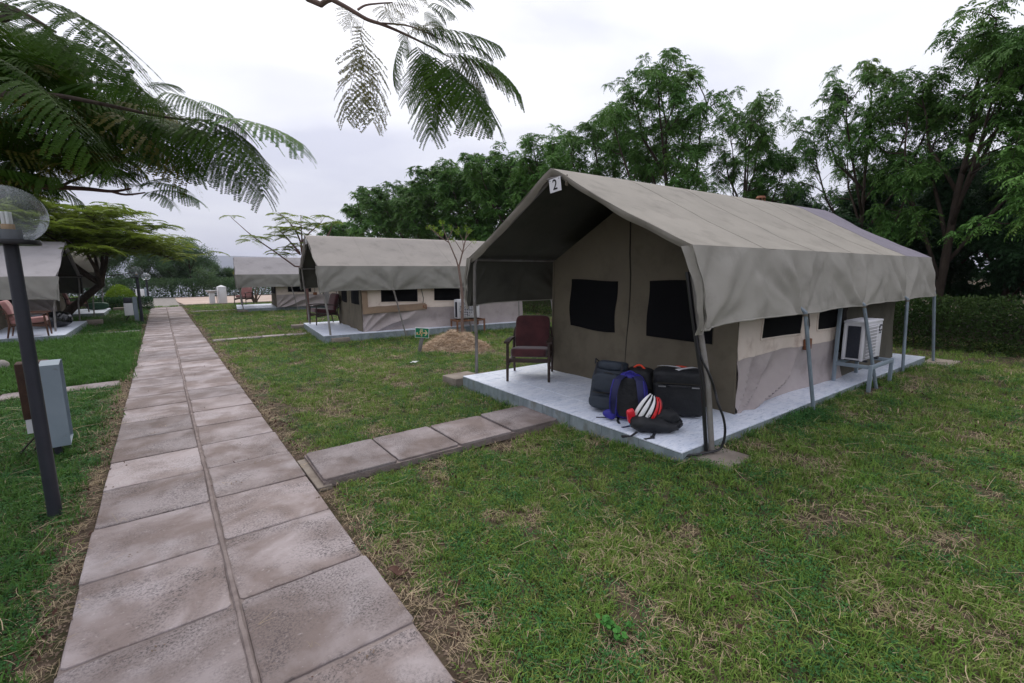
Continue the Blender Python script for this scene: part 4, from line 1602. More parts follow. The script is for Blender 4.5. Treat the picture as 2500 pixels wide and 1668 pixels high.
# ================================================================== air conditioners
def aircon(label, loc, rotz, stand_label, stand_mat, stand_h, tall_post=True, fan_shown=True, W=0.64, D=0.24, H=0.50, SW=0.78):
    """local -y is the fan side, x runs along the unit"""
    T = thing('air_conditioner', label, 'air conditioner', (loc[0], loc[1], loc[2]), rotz, 'air conditioner outdoor units')
    z0 = 0.02
    m = MB()
    m.box((0, 0, z0 + H / 2), (W - 0.01, D - 0.02, H - 0.01), bev=0.004)
    m.build('casing', MATS['ac_white'], T)
    m = MB()
    m.box((0, 0, z0 + H), (W + 0.012, D + 0.012, 0.03), bev=0.008)
    m.build('top_cover', MATS['ac_white'], T)
    m = MB()
    for i in range(4):
        m.box((0, -D / 2 + 0.05 + i * 0.06, z0 + H + 0.017), (W - 0.08, 0.012, 0.006), bev=0.002, seg=1)
    m.build('top_rib', MATS['ac_white'], T)
    for s in (-1, 1):
        m = MB()                                    # coil visible at the end, in a white frame
        m.box((s * (W / 2 - 0.001), 0.0, z0 + H / 2 - 0.01), (0.012, D - 0.10, H - 0.08))
        m.build('coil', MATS['ac_dark'], T, smooth=False)
        for yy in (-D / 2 + 0.02, D / 2 - 0.02):
            m = MB()
            m.box((s * W / 2, yy, z0 + H / 2 - 0.01), (0.022, 0.035, H - 0.02), bev=0.006)
            m.build('corner_post', MATS['ac_white'], T)
    m = MB()                                        # fan opening and louvred guard on the left two thirds
    fx = -W * 0.14
    m.box((fx, -D / 2 + 0.004, z0 + H / 2 - 0.01), (W * 0.66, 0.012, H - 0.07), bev=0.004)
    m.build('grille_panel', MATS['ac_grille'], T)
    fan = None
    m = MB()
    m.lathe([(0.0, 0.0), (0.205, 0.0), (0.205, 0.006), (0.0, 0.006)], n=36, M=Matrix.Translation((fx, -D / 2 - 0.004, z0 + H / 2 - 0.01)) @ Matrix.Rotation(R(90), 4, 'X'))
    if fan_shown:
        fan = m.build('fan', MATS['fan_grey'], T)
    m = MB()
    for i in range(5):
        a = i * 2 * math.pi / 5
        m.box((fx + 0.1 * math.cos(a), -D / 2 - 0.012, z0 + H / 2 - 0.01 + 0.1 * math.sin(a)), (0.17, 0.003, 0.075), rot=(0, -a, 0))
    if fan_shown:
        m.build('blade', MATS['ac_dark'], fan)
    m = MB()
    for i in range(10):
        zz = z0 + 0.05 + i * (H - 0.11) / 9
        m.box((fx, -D / 2 - 0.02, zz), (W * 0.66, 0.012, 0.008), bev=0.002, seg=1)
    for i in range(7 if fan_shown else 0):
        m.box((fx - W * 0.32 + i * W * 0.64 / 6, -D / 2 - 0.022, z0 + H / 2 - 0.01), (0.006, 0.006, H - 0.07))
    for r_ in ((0.06, 0.11, 0.16, 0.205) if fan_shown else ()):
        m.tube([(fx + r_ * math.cos(a), -D / 2 - 0.018, z0 + H / 2 - 0.01 + r_ * math.sin(a)) for a in np.linspace(0, 6.283, 33)], 0.0035, n=4)
    m.build('fan_guard', MATS['ac_white'], T)
    # maker's plate: dark square with a white zigzag, small word below
    lx = W * 0.40
    m = MB()
    m.box((lx, -D / 2 - 0.0005, z0 + H - 0.10), (0.085, 0.006, 0.085))
    lg = m.build('emblem', MATS['ink'], T, smooth=False)
    m = MB()
    zl_ = z0 + H - 0.10
    m.tube([(lx - 0.03, -D / 2 - 0.004, zl_ - 0.025), (lx - 0.014, -D / 2 - 0.004, zl_ + 0.02), (lx + 0.002, -D / 2 - 0.004, zl_ - 0.02),
            (lx + 0.016, -D / 2 - 0.004, zl_ + 0.02), (lx + 0.03, -D / 2 - 0.004, zl_ - 0.025)], 0.005, n=4)
    m.build('emblem_mark', MATS['plate_white'], lg)
    m = MB()
    for i in range(5):
        m.box((lx - 0.034 + i * 0.017, -D / 2 + 0.001, z0 + H - 0.165), (0.011, 0.005, 0.02))
    m.build('emblem_word', MATS['fan_grey'], lg)
    for sx in (-1, 1):
        m = MB()
        m.box((sx * W * 0.32, 0, 0.01), (0.06, D + 0.04, 0.02))
        m.build('foot', MATS['ac_dark'], T, smooth=False)
    # stand
    S = thing('air_conditioner_stand', stand_label, 'stand', (loc[0], loc[1], 0), rotz, 'air conditioner stands')
    sm_ = MATS[stand_mat]
    W = SW
    hz_ = loc[2]
    for (sx, sy) in ((-1, -1), (1, -1), (-1, 1), (1, 1)):
        m = MB()
        top = hz_ if not (tall_post and sx < 0 and sy > 0) else 1.55
        m.box((sx * (W / 2 + 0.02), 0.15 if sy > 0 else -0.24, (top - 0.05) / 2), (0.04, 0.04, top + 0.05), bev=0.003)
        m.build('leg', sm_, S)
    for sy in (-1, 1):
        m = MB()
        m.box((0, 0.15 if sy > 0 else -0.24, hz_ - 0.03), (W - 0.004, 0.036, 0.045), bev=0.003)
        m.build('rail', sm_, S)
    for sx in (-1, 1):
        m = MB()
        m.box((sx * (W / 2 + 0.02), -0.045, hz_ - 0.03), (0.036, 0.348, 0.045), bev=0.003)
        m.build('cross_rail', sm_, S)
    return T


aircon('white air conditioner on grey steel stand at the side of tent 2', (7.42, 1.99, 0.42), R(-1), 'grey-blue steel stand under the air conditioner of tent 2', 'steel_blue', 0.4, fan_shown=False)
a3 = Matrix.Rotation(R3, 4, 'Z') @ Vector((3.75, -1.83, 0))
aircon('white air conditioner on rusty stand behind the sapling', (3.15 + a3.x, 13.05 + a3.y, 0.36), R3, 'rusty orange iron stand behind the straw heap', 'rust_orange', 0.36, tall_post=False)
a4 = Matrix.Rotation(R4, 4, 'Z') @ Vector((4.55, -1.35, 0))
aircon('white air conditioner seen between the two right-hand tents', (2.72 + a4.x, 24.3 + a4.y, 0.52), R4, 'pale steel stand of the far air conditioner', 'steel_blue', 0.52)
# tangle of pipes and lagging behind the first unit
m = MB()
for i in range(7):
    pts = []
    for t in np.linspace(0, 1, 9):
        pts.append((7.12 + 0.16 * nz(i * 3, t * 3) + 0.05 * i, 2.20 + 0.05 * nz(i * 7, t * 3, 2), lerp(1.35, 0.42 + 0.08 * (i % 3), t) + 0.08 * nz(i, t * 4, 5)))
    m.tube(pts, 0.010 + 0.006 * (i % 3), n=6)
o = m.build('pipe_bundle', MATS['zip'])
tag(o, 'dark lagged pipes hanging behind the air conditioner of tent 2', 'pipes')


# ================================================================== lamps, boxes, basin, signs
def lamp_post(label, loc, H, rg, r_=0.035, wire=False):
    T = thing('globe_lamp', label, 'lamp post', loc, 0, 'globe lamps along the path')
    m = MB()
    m.tube([(0, 0, -0.05), (0, 0, H - 0.04)], [r_ * 1.08, r_], n=14)
    m.build('post', MATS['pole_dark'], T)
    m = MB()
    m.lathe([(0.02, -0.045), (rg * 0.72, -0.045), (rg * 0.74, -0.03), (rg * 0.72, -0.015), (0.02, -0.015)], n=28, c=(0, 0, H))
    m.build('base_disc', MATS['plastic_black'], T)
    m = MB()
    prof = []
    for i in range(19):
        a = lerp(-1.02, math.pi / 2 - 0.02, i / 18)
        prof.append((max(0.004, rg * math.cos(a)), rg * 0.93 * (math.sin(a) + math.sin(1.02))))
    m.lathe(prof, n=36, c=(0, 0, H - 0.014))
    m.build('globe', MATS['globe_glass'], T)
    m = MB()
    m.lathe([(0.03, 0), (0.062, 0.0), (0.058, 0.06), (0.03, 0.062)], n=18, c=(0, 0, H - 0.013))
    hol = m.build('lamp_holder', MATS['fan_grey'], T)
    m = MB()
    m.lathe([(0.01, 0), (0.032, 0), (0.032, 0.03), (0.01, 0.032)], n=14, c=(0, 0, H + 0.05))
    m.build('bulb_base', MATS['bulb_base'], hol)
    m = MB()
    for k_ in range(4):
        a = k_ * math.pi / 2 + 0.4
        x, y = 0.017 * math.cos(a), 0.017 * math.sin(a)
        m.tube([(x, y, H + 0.08), (x, y, H + 0.155)], 0.009, n=8)
    m.build('bulb_tube', MATS['bulb'], hol)
    return T


lamp_post('nearest dark lamp post with clear glass globe, cut by the left edge', (-0.715, 4.2, 0), 1.84, 0.19)
lamp_post('middle lamp post on the left of the path, beside the meter box', (-0.62, 20.6, 0), 1.58, 0.21, 0.045)
lamp_post('farthest lamp post, its globe just right of the middle lamp', (-0.66, 36.6, 0), 1.36, 0.24, 0.05)

# open steel switch box and the rusty one behind it, next to the near lamp
T = thing('switch_box', 'open grey-blue steel enclosure standing in the grass by the near lamp', 'enclosure', (-0.86, 5.80, 0), R(4))
m = MB()
m.box((-0.062, 0, 0.45), (0.004, 0.36, 0.74))
m.build('back_plate', MATS['steel_blue'], T, smooth=False)
for s in (-1, 1):
    m = MB()
    m.box((0.0, s * 0.18, 0.45), (0.13, 0.006, 0.74), bev=0.001, seg=1)
    m.build('side_plate', MATS['steel_blue'], T, smooth=False)
m = MB()
m.slabgrid(8, 2, lambda u, v: (lerp(-0.065, 0.065, v), lerp(-0.182, 0.182, u), 0.82 + 0.018 * math.sin(math.pi * u)), 0.005)
m.build('hood', MATS['steel_blue'], T)
m = MB()
m.box((0.0, 0, 0.085), (0.13, 0.35, 0.006))
m.build('bottom_plate', MATS['steel_blue'], T, smooth=False)
m = MB()
m.box((-0.03, -0.10, 0.03), (0.05, 0.05, 0.16))
m.build('foot', MATS['pole_dark'], T, smooth=False)
T = thing('rusty_box', 'rust-brown metal box hidden behind the near lamp post', 'box', (-1.02, 6.05, 0), R(6))
m = MB()
m.box((0, 0, 0.55), (0.22, 0.2, 0.52), bev=0.012)
for i, v in enumerate(m.v):
    m.v[i] = (v[0] * (1 - 0.25 * max(0, 0.5 - v[2])), v[1], v[2] + 0.03 * nz(v[0] * 9, v[2] * 4))
m.build('box_body', MATS['rust'], T)
m = MB()
m.box((-0.03, -0.085, 0.26), (0.13, 0.012, 0.2))
m.build('cover_plate', MATS['white_paint'], T, smooth=False)
m = MB()
m.box((0.05, 0.03, 0.1), (0.06, 0.06, 0.34))
m.build('post', MATS['rust'], T, smooth=False)
m = MB()
for i in range(4):
    m.tube([(0.02 + 0.03 * i, -0.02, 0.3), (-0.05 + 0.05 * i, -0.08, 0.12), (-0.16 + 0.09 * i, -0.13, 0.0)], 0.008, n=5)
m.build('cable_tail', MATS['zip'], T)

T = thing('meter_post', 'pale post with white meter box beside the middle lamp', 'meter box', (-0.86, 20.75, 0), 0)
m = MB()
m.box((0.10, 0, 0.42), (0.12, 0.1, 0.9), bev=0.006)
m.build('post', MATS['steel_blue'], T)
m = MB()
m.box((-0.09, -0.02, 0.45), (0.24, 0.14, 0.42), bev=0.01)
m.build('meter_case', MATS['white_paint'], T)
m = MB()
m.box((-0.09, -0.02, 0.76), (0.22, 0.12, 0.18), bev=0.01)
m.build('fuse_case', MATS['pole_dark'], T)
m = MB()
m.tube([(-0.05, 0, 0.28), (-0.18, -0.03, 0.12), (-0.17, -0.05, 0.0)], 0.02, n=6)
m.build('cable_tail', MATS['zip'], T)
T = thing('meter_post', 'white cabinet beside the hedge near the farthest lamp', 'meter box', (-0.95, 33.6, 0), 0)
m = MB()
m.box((0, 0, 0.42), (0.38, 0.25, 0.84), bev=0.01)
m.build('cabinet', MATS['white_paint'], T)
m = MB()
m.box((0.24, 0.0, 0.45), (0.09, 0.2, 0.95), bev=0.01)
m.build('post', MATS['steel_blue'], T)

# wash basin and white pillar by the yard
T = thing('white_pillar', 'white masonry pillar with pointed cap beside the basin', 'pillar', (2.82, 31.7, 0), R(8))
m = MB()
m.box((0, 0, 0.43), (0.40, 0.40, 0.92), bev=0.01)
m.build('shaft', MATS['white_paint'], T)
m = MB()
m.add([(-.21, -.21, .895), (.21, -.21, .895), (.21, .21, .895), (-.21, .21, .895), (-.19, -.19, .93), (.19, -.19, .93), (.19, .19, .93), (-.19, .19, .93), (0, 0, 1.03)],
      [(3, 2, 1, 0), (0, 1, 5, 4), (1, 2, 6, 5), (2, 3, 7, 6), (3, 0, 4, 7), (4, 5, 8), (5, 6, 8), (6, 7, 8), (7, 4, 8)])
m.build('cap', MATS['white_paint'], T, smooth=False)
T = thing('wash_basin', 'white outdoor wash basin on a pedestal left of the pillar', 'basin', (2.30, 31.5, 0), R(8))
m = MB()
m.lathe([(0.02, 0.60), (0.16, 0.61), (0.26, 0.68), (0.29, 0.73), (0.285, 0.74), (0.25, 0.70), (0.15, 0.65), (0.02, 0.64)], n=24)
m.build('bowl', MATS['white_paint'], T)
m = MB()
m.box((0.0, 0, 0.29), (0.26, 0.22, 0.62), bev=0.03, seg=3)
m.build('pedestal', MATS['white_paint'], T)
m = MB()
m.tube([(0.24, 0, 0.0), (0.24, 0, 0.85), (0.20, 0, 0.90), (0.12, 0, 0.88), (0.10, 0, 0.84)], 0.016, n=8)
m.build('tap_pipe', MATS['metal_grey'], T)

# fire-exit sign on its leaning post
T = thing('exit_sign', 'green running-man arrow sign on a leaning grey post by the straw heap', 'sign', (4.17, 8.69, -0.04), R(-38))
Lm = Matrix.Rotation(R(13), 4, 'Y')
m = MB()
m.box((0, 0, 0.18), (0.075, 0.045, 0.40), bev=0.004)
m.v = [tuple(Lm @ Vector(v)) for v in m.v]
m.build('post', MATS['weathered_post'], T)
Sm = Matrix.Translation((0.085, -0.032, 0.43)) @ Matrix.Rotation(R(4), 4, 'Y')
m = MB()
m.box((0, 0, 0), (0.29, 0.010, 0.21), bev=0.003, seg=1)
m.v = [tuple(Sm @ Vector(v)) for v in m.v]
bd = m.build('board', MATS['plate_white'], T, smooth=False)
m = MB()
m.box((0, -0.006, 0), (0.27, 0.004, 0.19))
m.v = [tuple(Sm @ Vector(v)) for v in m.v]
m.build('green_face', MATS['sign_green'], bd, smooth=False)
m = MB()
Y0 = -0.0095
# doorway bar, running figure (head, trunk, legs, arms), arrow
m.box((0.005, Y0, 0.0), (0.012, 0.002, 0.17), rot=(0, R(5), 0))
m.lathe([(0.0, -0.001), (0.013, -0.001), (0.013, 0.001), (0.0, 0.001)], n=12, M=Matrix.Translation((-0.02, Y0, 0.07)) @ Matrix.Rotation(R(90), 4, 'X'))
for a, b, w in (((-0.022, 0.052), (-0.034, 0.0), 0.026), ((-0.034, 0.0), (-0.012, -0.03), 0.014), ((-0.012, -0.03), (-0.02, -0.07), 0.012),
                ((-0.034, 0.0), (-0.05, -0.035), 0.014), ((-0.05, -0.035), (-0.075, -0.045), 0.012), ((-0.022, 0.045), (0.0, 0.02), 0.010), ((-0.024, 0.045), (-0.055, 0.03), 0.010)):
    d_ = Vector((b[0] - a[0], 0, b[1] - a[1]))
    m.box(((a[0] + b[0]) / 2, Y0 - 0.0004 * w * 50, (a[1] + b[1]) / 2), (d_.length + w * 0.5, 0.002, w), rot=(0, -math.atan2(d_.z, d_.x), 0))
m.box((0.055, Y0, 0.0), (0.06, 0.002, 0.026))
m.add([(0.075, Y0 - 0.001, 0.062), (0.122, Y0 - 0.001, 0.0), (0.075, Y0 - 0.001, -0.062), (0.052, Y0 - 0.001, -0.062), (0.09, Y0 - 0.001, 0.0), (0.052, Y0 - 0.001, 0.062)], [(0, 5, 4, 1), (1, 4, 3, 2)])
m.box((-0.10, Y0, -0.02), (0.03, 0.002, 0.05))
m.v = [tuple(Sm @ Vector(v)) for v in m.v]
m.build('pictogram', MATS['sign_pale'], bd, smooth=False)

# ventilator cowl peeping over the ridge of tent 2
T = thing('vent_cowl', 'small brown ventilator cowl showing above the ridge of tent 2', 'ventilator', (11.3, 5.25, 0), 0)
m = MB()
m.tube([(0, 0, -0.03), (0, 0, 3.15)], 0.075, n=14)
m.build('stack_pipe', MATS['chimney_yellow'], T)
m = MB()
m.lathe([(0.05, 3.15), (0.11, 3.15), (0.11, 3.19), (0.06, 3.19)], n=14)
for k_ in range(8):
    a = k_ * math.pi / 4
    m.box((0.09 * math.cos(a), 0.09 * math.sin(a), 3.235), (0.02, 0.02, 0.1), rot=(0, 0, a))
m.lathe([(0.02, 3.28), (0.115, 3.28), (0.08, 3.33), (0.02, 3.34)], n=14)
m.build('cowl', MATS['terracotta'], T)

# brown post between the right-hand tents
m = MB()
m.box((0, 0, 0.6), (0.16, 0.1, 1.3), bev=0.008)
o = m.build('timber_post', MATS['weathered_post'])
o.location = (5.95, 21.6, -0.03)
tag(o, 'brown timber post beside the far air conditioner', 'post')

# line from the middle lamp to the spreading tree
m = MB()
pa, pb = Vector((-0.62, 20.6, 1.72)), Vector((-3.0, 21.2, 1.72))
m.tube([pa.lerp(pb, t) - Vector((0, 0, 0.14 * math.sin(math.pi * t))) for t in np.linspace(0, 1, 16)], 0.012, n=5)
o = m.build('overhead_line', MATS['bark'])
tag(o, 'slack dark line from the middle lamp towards the left tent', 'line')

# small things lying about
m = MB()
v_, f_ = blob(0.34, 0.3, 0.2, p=2.6, fn=wrinkle(8, 0.12, 77))
m.add(v_, f_)
o = m.build('field_stone', MATS['stone_grey'])
o.location = (-2.42, 11.75, -0.06)
tag(o, 'grey stone half sunk in the lawn at the left edge', 'stone')
m = MB()
m.slabgrid(8, 5, lambda u, v: (0.12 * (u - .5), 0.042 * (v - .5) * math.sin(math.pi * min(.97, max(.03, u))) * 1.4, 0.02 + 0.014 * math.sin(u * 7) + 0.02 * (v - .5) ** 2), 0.002)
o = m.build('fallen_leaf', MATS['dead_leaf'])
o.location = (0.88, 2.2, -0.02)
o.rotation_euler = (0, 0, R(-40))
tag(o, 'curled brown dead leaf on the soil beside the path', 'leaf')
m = MB()
m.slabgrid(8, 4, lambda u, v: (0.2 * (u - .5), 0.07 * (v - .5), 0.02 + 0.012 * math.sin(u * 9 + v * 3)), 0.003)
o = m.build('litter_scrap', MATS['litter_white'])
o.location = (3.55, 7.62, -0.01)
o.rotation_euler = (0, 0, R(15))
tag(o, 'scrap of white litter on the lawn between the tents', 'litter')

# ================================================================== vegetation
def diamonds(B, D_, S, L_, W_):
    """leaf blades as four-cornered faces: base B, direction D_, side S, lengths, widths -> V, F"""
    n = len(B)
    mid = B + D_ * (L_ * 0.45)[:, None]
    V = np.empty((n, 4, 3))
    V[:, 0] = B
    V[:, 1] = mid + S * (W_ / 2)[:, None]
    V[:, 2] = B + D_ * L_[:, None]
    V[:, 3] = mid - S * (W_ / 2)[:, None]
    F = np.arange(n * 4).reshape(n, 4)
    return V.reshape(-1, 3), F


def blades(B, D_, S, L_, W_):
    """oblong leaflets"""
    n = len(B)
    V = np.empty((n, 4, 3))
    h_ = (W_ / 2)[:, None] * S
    V[:, 0] = B - h_ * .8
    V[:, 1] = B + h_ * .8
    V[:, 2] = B + D_ * L_[:, None] + h_ * .75
    V[:, 3] = B + D_ * L_[:, None] - h_ * .75
    return V.reshape(-1, 3), np.arange(n * 4).reshape(n, 4)


def unit(a):
    return a / np.maximum(np.linalg.norm(a, axis=-1, keepdims=True), 1e-9)


def spray_neem(seed, n_leaf=15, L=0.33, pairs=6, ll=0.085, lw=0.026):
    """a drooping tuft of pinnate leaves"""
    rs = np.random.RandomState(seed)
    Bs, Ds, Ss, Ls, Ws = [], [], [], [], []
    for k_ in range(n_leaf):
        az = 2 * math.pi * k_ / n_leaf + rs.uniform(-.4, .4)
        el = rs.uniform(-0.2, 1.25)
        d = np.array([math.cos(az) * math.cos(el), math.sin(az) * math.cos(el), math.sin(el)])
        Lk = L * rs.uniform(0.75, 1.1)
        dr = rs.uniform(0.45, 0.85)
        side = unit(np.cross(d, [0, 0, 1]))
        for i in range(pairs + 1):
            t = 0.25 + 0.75 * i / pairs
            p = d * Lk * t + np.array([0, 0, -dr * Lk * t * t])
            tang = unit(d + np.array([0, 0, -2 * dr * t]))
            for s in ((-1, 1) if i < pairs else (0,)):
                dd = unit(tang * 0.7 + side * s * 0.8 + np.array([0, 0, -0.35]) + rs.normal(0, .12, 3))
                sd_ = unit(np.cross(dd, tang if s else side) + rs.normal(0, .25, 3))
                Bs.append(p); Ds.append(dd); Ss.append(unit(np.cross(dd, sd_)))
                Ls.append(ll * rs.uniform(.75, 1.2)); Ws.append(lw * rs.uniform(.8, 1.25))
    return diamonds(np.array(Bs), np.array(Ds), np.array(Ss), np.array(Ls), np.array(Ws))


def spray_small(seed, n=60, rad=0.22, ll=0.05, lw=0.022):
    """a loose ball of small leaves"""
    rs = np.random.RandomState(seed)
    B = unit(rs.normal(0, 1, (n, 3))) * (rad * rs.uniform(0.2, 1, (n, 1)))
    D_ = unit(unit(B) + rs.normal(0, .6, (n, 3)) + np.array([0, 0, -0.1]))
    S = unit(np.cross(D_, rs.normal(0, 1, (n, 3))))
    return diamonds(B, D_, S, ll * rs.uniform(.7, 1.3, n), lw * rs.uniform(.7, 1.3, n))


def spray_flame(seed, n_frond=5, L=0.42, pin=9):
    """a flat rosette of feathery fronds, coarse, for trees at a distance"""
    rs = np.random.RandomState(seed)
    Bs, Ds, Ss, Ls, Ws = [], [], [], [], []
    for k_ in range(n_frond):
        az = 2 * math.pi * k_ / n_frond + rs.uniform(-.5, .5)
        el = rs.uniform(-0.05, 0.45)
        d = np.array([math.cos(az) * math.cos(el), math.sin(az) * math.cos(el), math.sin(el)])
        Lk = L * rs.uniform(.75, 1.2)
        side = unit(np.cross(d, [0, 0, 1]))
        for i in range(pin):
            t = 0.15 + 0.85 * i / (pin - 1)
            p = d * Lk * t + np.array([0, 0, -0.45 * Lk * t * t])
            pl = Lk * 0.42 * math.sin(math.pi * (0.22 + 0.70 * t))
            for s in (-1, 1):
                dd = unit(d * 0.55 + side * s * 0.85 + np.array([0, 0, -0.32]) + rs.normal(0, .05, 3))
                Bs.append(p); Ds.append(dd); Ss.append(unit(np.cross(dd, np.cross(dd, d))))
                Ls.append(pl); Ws.append(0.036 * Lk / .42)
    return diamonds(np.array(Bs), np.array(Ds), np.array(Ss), np.array(Ls), np.array(Ws))


def bake(sprays, P, rs, smin=.8, smax=1.25, tilt=0.25):
    """stamp leaf sprays at points P -> V, F arrays"""
    Vs, Fs, o = [], [], 0
    for p in P:
        V, F = sprays[rs.randint(len(sprays))]
        a = rs.uniform(0, 2 * math.pi)
        s = rs.uniform(smin, smax)
        Rm = np.array((Matrix.Rotation(rs.uniform(-tilt, tilt), 3, 'X') @ Matrix.Rotation(rs.uniform(-tilt, tilt), 3, 'Y') @ Matrix.Rotation(a, 3, 'Z')))
        Vs.append(V @ Rm.T * s + np.asarray(p))
        Fs.append(F + o)
        o += len(V)
    return np.concatenate(Vs), np.concatenate(Fs)


def curve_pts(a, b, n, bend, rs):
    a, b = Vector(a), Vector(b)
    L = (b - a).length
    off = Vector(rs.normal(0, 1, 3)) * bend * L
    return [a.lerp(b, t) + off * math.sin(math.pi * t) + Vector(rs.normal(0, 1, 3)) * 0.012 * L * (1 if 0 < t < 1 else 0) for t in np.linspace(0, 1, n)]


def tree_mesh_neem(seed, H, spread, n_limb=6, n_sub=7, n_twig=4, leaf='leaf_neem', bark='bark', low=0.22, sprays=None, droop=True):
    """-> (wood mesh, crown mesh) with the trunk foot at the origin"""
    rs = np.random.RandomState(seed)
    m = MB()
    tips = []
    lean = Vector((rs.uniform(-.06, .06), rs.uniform(-.06, .06), 0)) * H
    tp = [Vector((0, 0, -0.15)), Vector((lean.x * .3, lean.y * .3, H * .25)), Vector((lean.x * .6 + .05, lean.y * .6, H * .5)), Vector((lean.x, lean.y, H * .74))]
    r0 = 0.014 * H
    m.tube(tp, [r0 * 1.25, r0, r0 * .7, r0 * .3], n=8)

    def trunk_at(t):
        t = min(max(t, 0), 1) * 3
        i = min(int(t), 2)
        return tp[i].lerp(tp[i + 1], t - i)
    limbs = []
    for i in range(n_limb):
        az = 2 * math.pi * (i * 0.382 + rs.uniform(-.06, .06))
        t0 = lerp(low, 0.92, (i + rs.uniform(0, .6)) / n_limb)
        a = trunk_at(t0)
        reach = spread * rs.uniform(.7, 1.05) * (1.15 - 0.75 * t0)
        top = H * rs.uniform(.78, 1.0) if t0 > 0.35 else H * rs.uniform(.40, .8)
        top = max(top, a.z + 0.6)
        b = Vector((math.cos(az) * reach + lean.x, math.sin(az) * reach + lean.y, top))
        if i == n_limb - 1:
            b = Vector((lean.x * 1.3, lean.y * 1.3, H * 1.0))
        mid = a.lerp(b, .5) + Vector((math.cos(az), math.sin(az), -0.15)) * reach * .18
        pts = [a, a.lerp(mid, .5) + Vector((0, 0, .05)), mid, mid.lerp(b, .55) + Vector(rs.normal(0, .08, 3)), b]
        m.tube(pts, [r0 * .55, r0 * .45, r0 * .35, r0 * .24, r0 * .1], n=6)
        limbs.append(pts)
        tips.append(b)
        for j in range(n_sub):
            t = lerp(.30, 1.0, (j + rs.uniform(0, .8)) / n_sub) * 4
            q = min(int(t), 3)
            s0 = pts[q].lerp(pts[q + 1], t - q)
            dirv = Vector(rs.normal(0, 1, 3))
            dirv.z = abs(dirv.z) * .6 + 0.15
            dirv = (dirv.normalized() + Vector((math.cos(az), math.sin(az), .2)) * .5).normalized()
            ln = rs.uniform(.10, .20) * H * (1.15 - 0.1 * t)
            e = s0 + dirv * ln
            e.z = min(e.z, H * 1.02)
            sp = curve_pts(s0, e, 5, .08, rs)
            m.tube(sp, [r0 * .20, r0 * .17, r0 * .14, r0 * .10, r0 * .06], n=5)
            tips.append(e)
            for k_ in range(n_twig):
                t2_ = rs.uniform(.35, 1.0) * 4
                q2 = min(int(t2_), 3)
                w0 = sp[q2].lerp(sp[q2 + 1], t2_ - q2)
                w1 = w0 + Vector(rs.normal(0, .27, 3)) * (H / 8) + Vector((0, 0, .10))
                m.tube([w0, w0.lerp(w1, .5) + Vector((0, 0, .02)), w1], [r0 * .07, r0 * .05, r0 * .03], n=4, cap=False)
                tips.append(w1)
                if rs.rand() < .45:
                    tips.append(w0.lerp(w1, .5))
    sp_ = sprays or NEEM
    V, F = bake(sp_, tips, rs, .85, 1.5)
    return m.mesh('trunk', MATS[bark]), np_mesh('crown', V, F, MATS[leaf])


NEEM = [spray_neem(100 + i) for i in range(6)]
NEEM_BIG = [spray_neem(120 + i, n_leaf=12, L=0.40, pairs=6, ll=0.125, lw=0.042) for i in range(4)]
SMALL = [spray_small(140 + i) for i in range(5)]
FLAME = [spray_flame(160 + i) for i in range(5)]
LAKE = [spray_small(180 + i, n=55, rad=0.32, ll=0.09, lw=0.035) for i in range(4)]

neem_var = [tree_mesh_neem(11, 8.0, 2.6, 9, 7, 3), tree_mesh_neem(12, 8.0, 2.3, 9, 7, 3), tree_mesh_neem(13, 8.0, 2.8, 9, 7, 3), tree_mesh_neem(17, 8.0, 2.4, 9, 7, 3)]
far_var = [tree_mesh_neem(14, 8.0, 3.0, 10, 8, 3, sprays=NEEM_BIG), tree_mesh_neem(15, 8.0, 2.8, 10, 8, 3, sprays=NEEM_BIG)]
low_var = [tree_mesh_neem(18, 4.6, 2.2, 9, 7, 5, leaf='leaf_dark', low=0.06), tree_mesh_neem(19, 4.6, 2.3, 9, 7, 5, leaf='leaf_dark', low=0.06)]


def put_tree(name, label, var, loc, H, H0=8.0, rotz=0.0, sx=1.0, group=None):
    T = thing(name, label, 'tree', loc, rotz, group)
    s = H / H0
    T.scale = (s * sx, s * sx, s)
    link('trunk', var[0], T)
    link('crown', var[1], T)
    return T


G1 = 'tall trees in a row behind the right-hand tents'
for i, (x, y, H, v, rz, sx, lab) in enumerate((
        (14.6, 0.6, 6.7, 0, 40, 1.0, 'tall dark tree cut by the right edge of the picture'),
        (15.2, 2.7, 7.0, 1, 130, .95, 'tallest tree behind the rear pole of tent 2, second from the right edge'),
        (15.8, 4.5, 6.6, 2, 215, .75, 'slender open-topped tree above the rear of tent 2, sky gap on its left'),
        (15.3, 7.6, 6.5, 3, 10, .8, 'tree above the middle of tent 2\'s ridge, just left of the sky gap'),
        (15.0, 9.9, 8.2, 0, 250, .95, 'tallest bushy tree above tent 2\'s roof, with upright top sprig'),
        (15.4, 13.0, 7.9, 2, 95, 1.0, 'tree above the gable peak of tent 2'),
        (15.2, 16.3, 7.6, 1, 300, 1.0, 'tree left of tent 2\'s gable peak, beneath the overhanging branch'))):
    put_tree('neem_tree', lab, neem_var[v], (x, y, 0), H, 8.0, R(rz), sx, G1)
for i, (x, y, H, v, rz, lab) in enumerate((
        (15.3, 19.6, 7.5, 0, 0, 'tree over the back of the patched tent, right of the sapling'),
        (15.0, 23.2, 7.5, 1, 70, 'tree rising behind the sapling top'),
        (15.4, 27.6, 7.8, 0, 160, 'round-topped tree over the patched tent\'s roof, middle of the far row'),
        (15.2, 33.0, 7.8, 1, 220, 'tree over the ridge of the patched tent, towards its front end'),
        (15.6, 40.5, 8.1, 0, 290, 'second last tree of the row, above the patched tent\'s gable'),
        (15.2, 50.5, 6.8, 1, 20, 'last tree at the left end of the row, next to open sky'))):
    put_tree('neem_tree', lab, far_var[v], (x, y, 0), H, 8.0, R(rz), 1.12, G1)
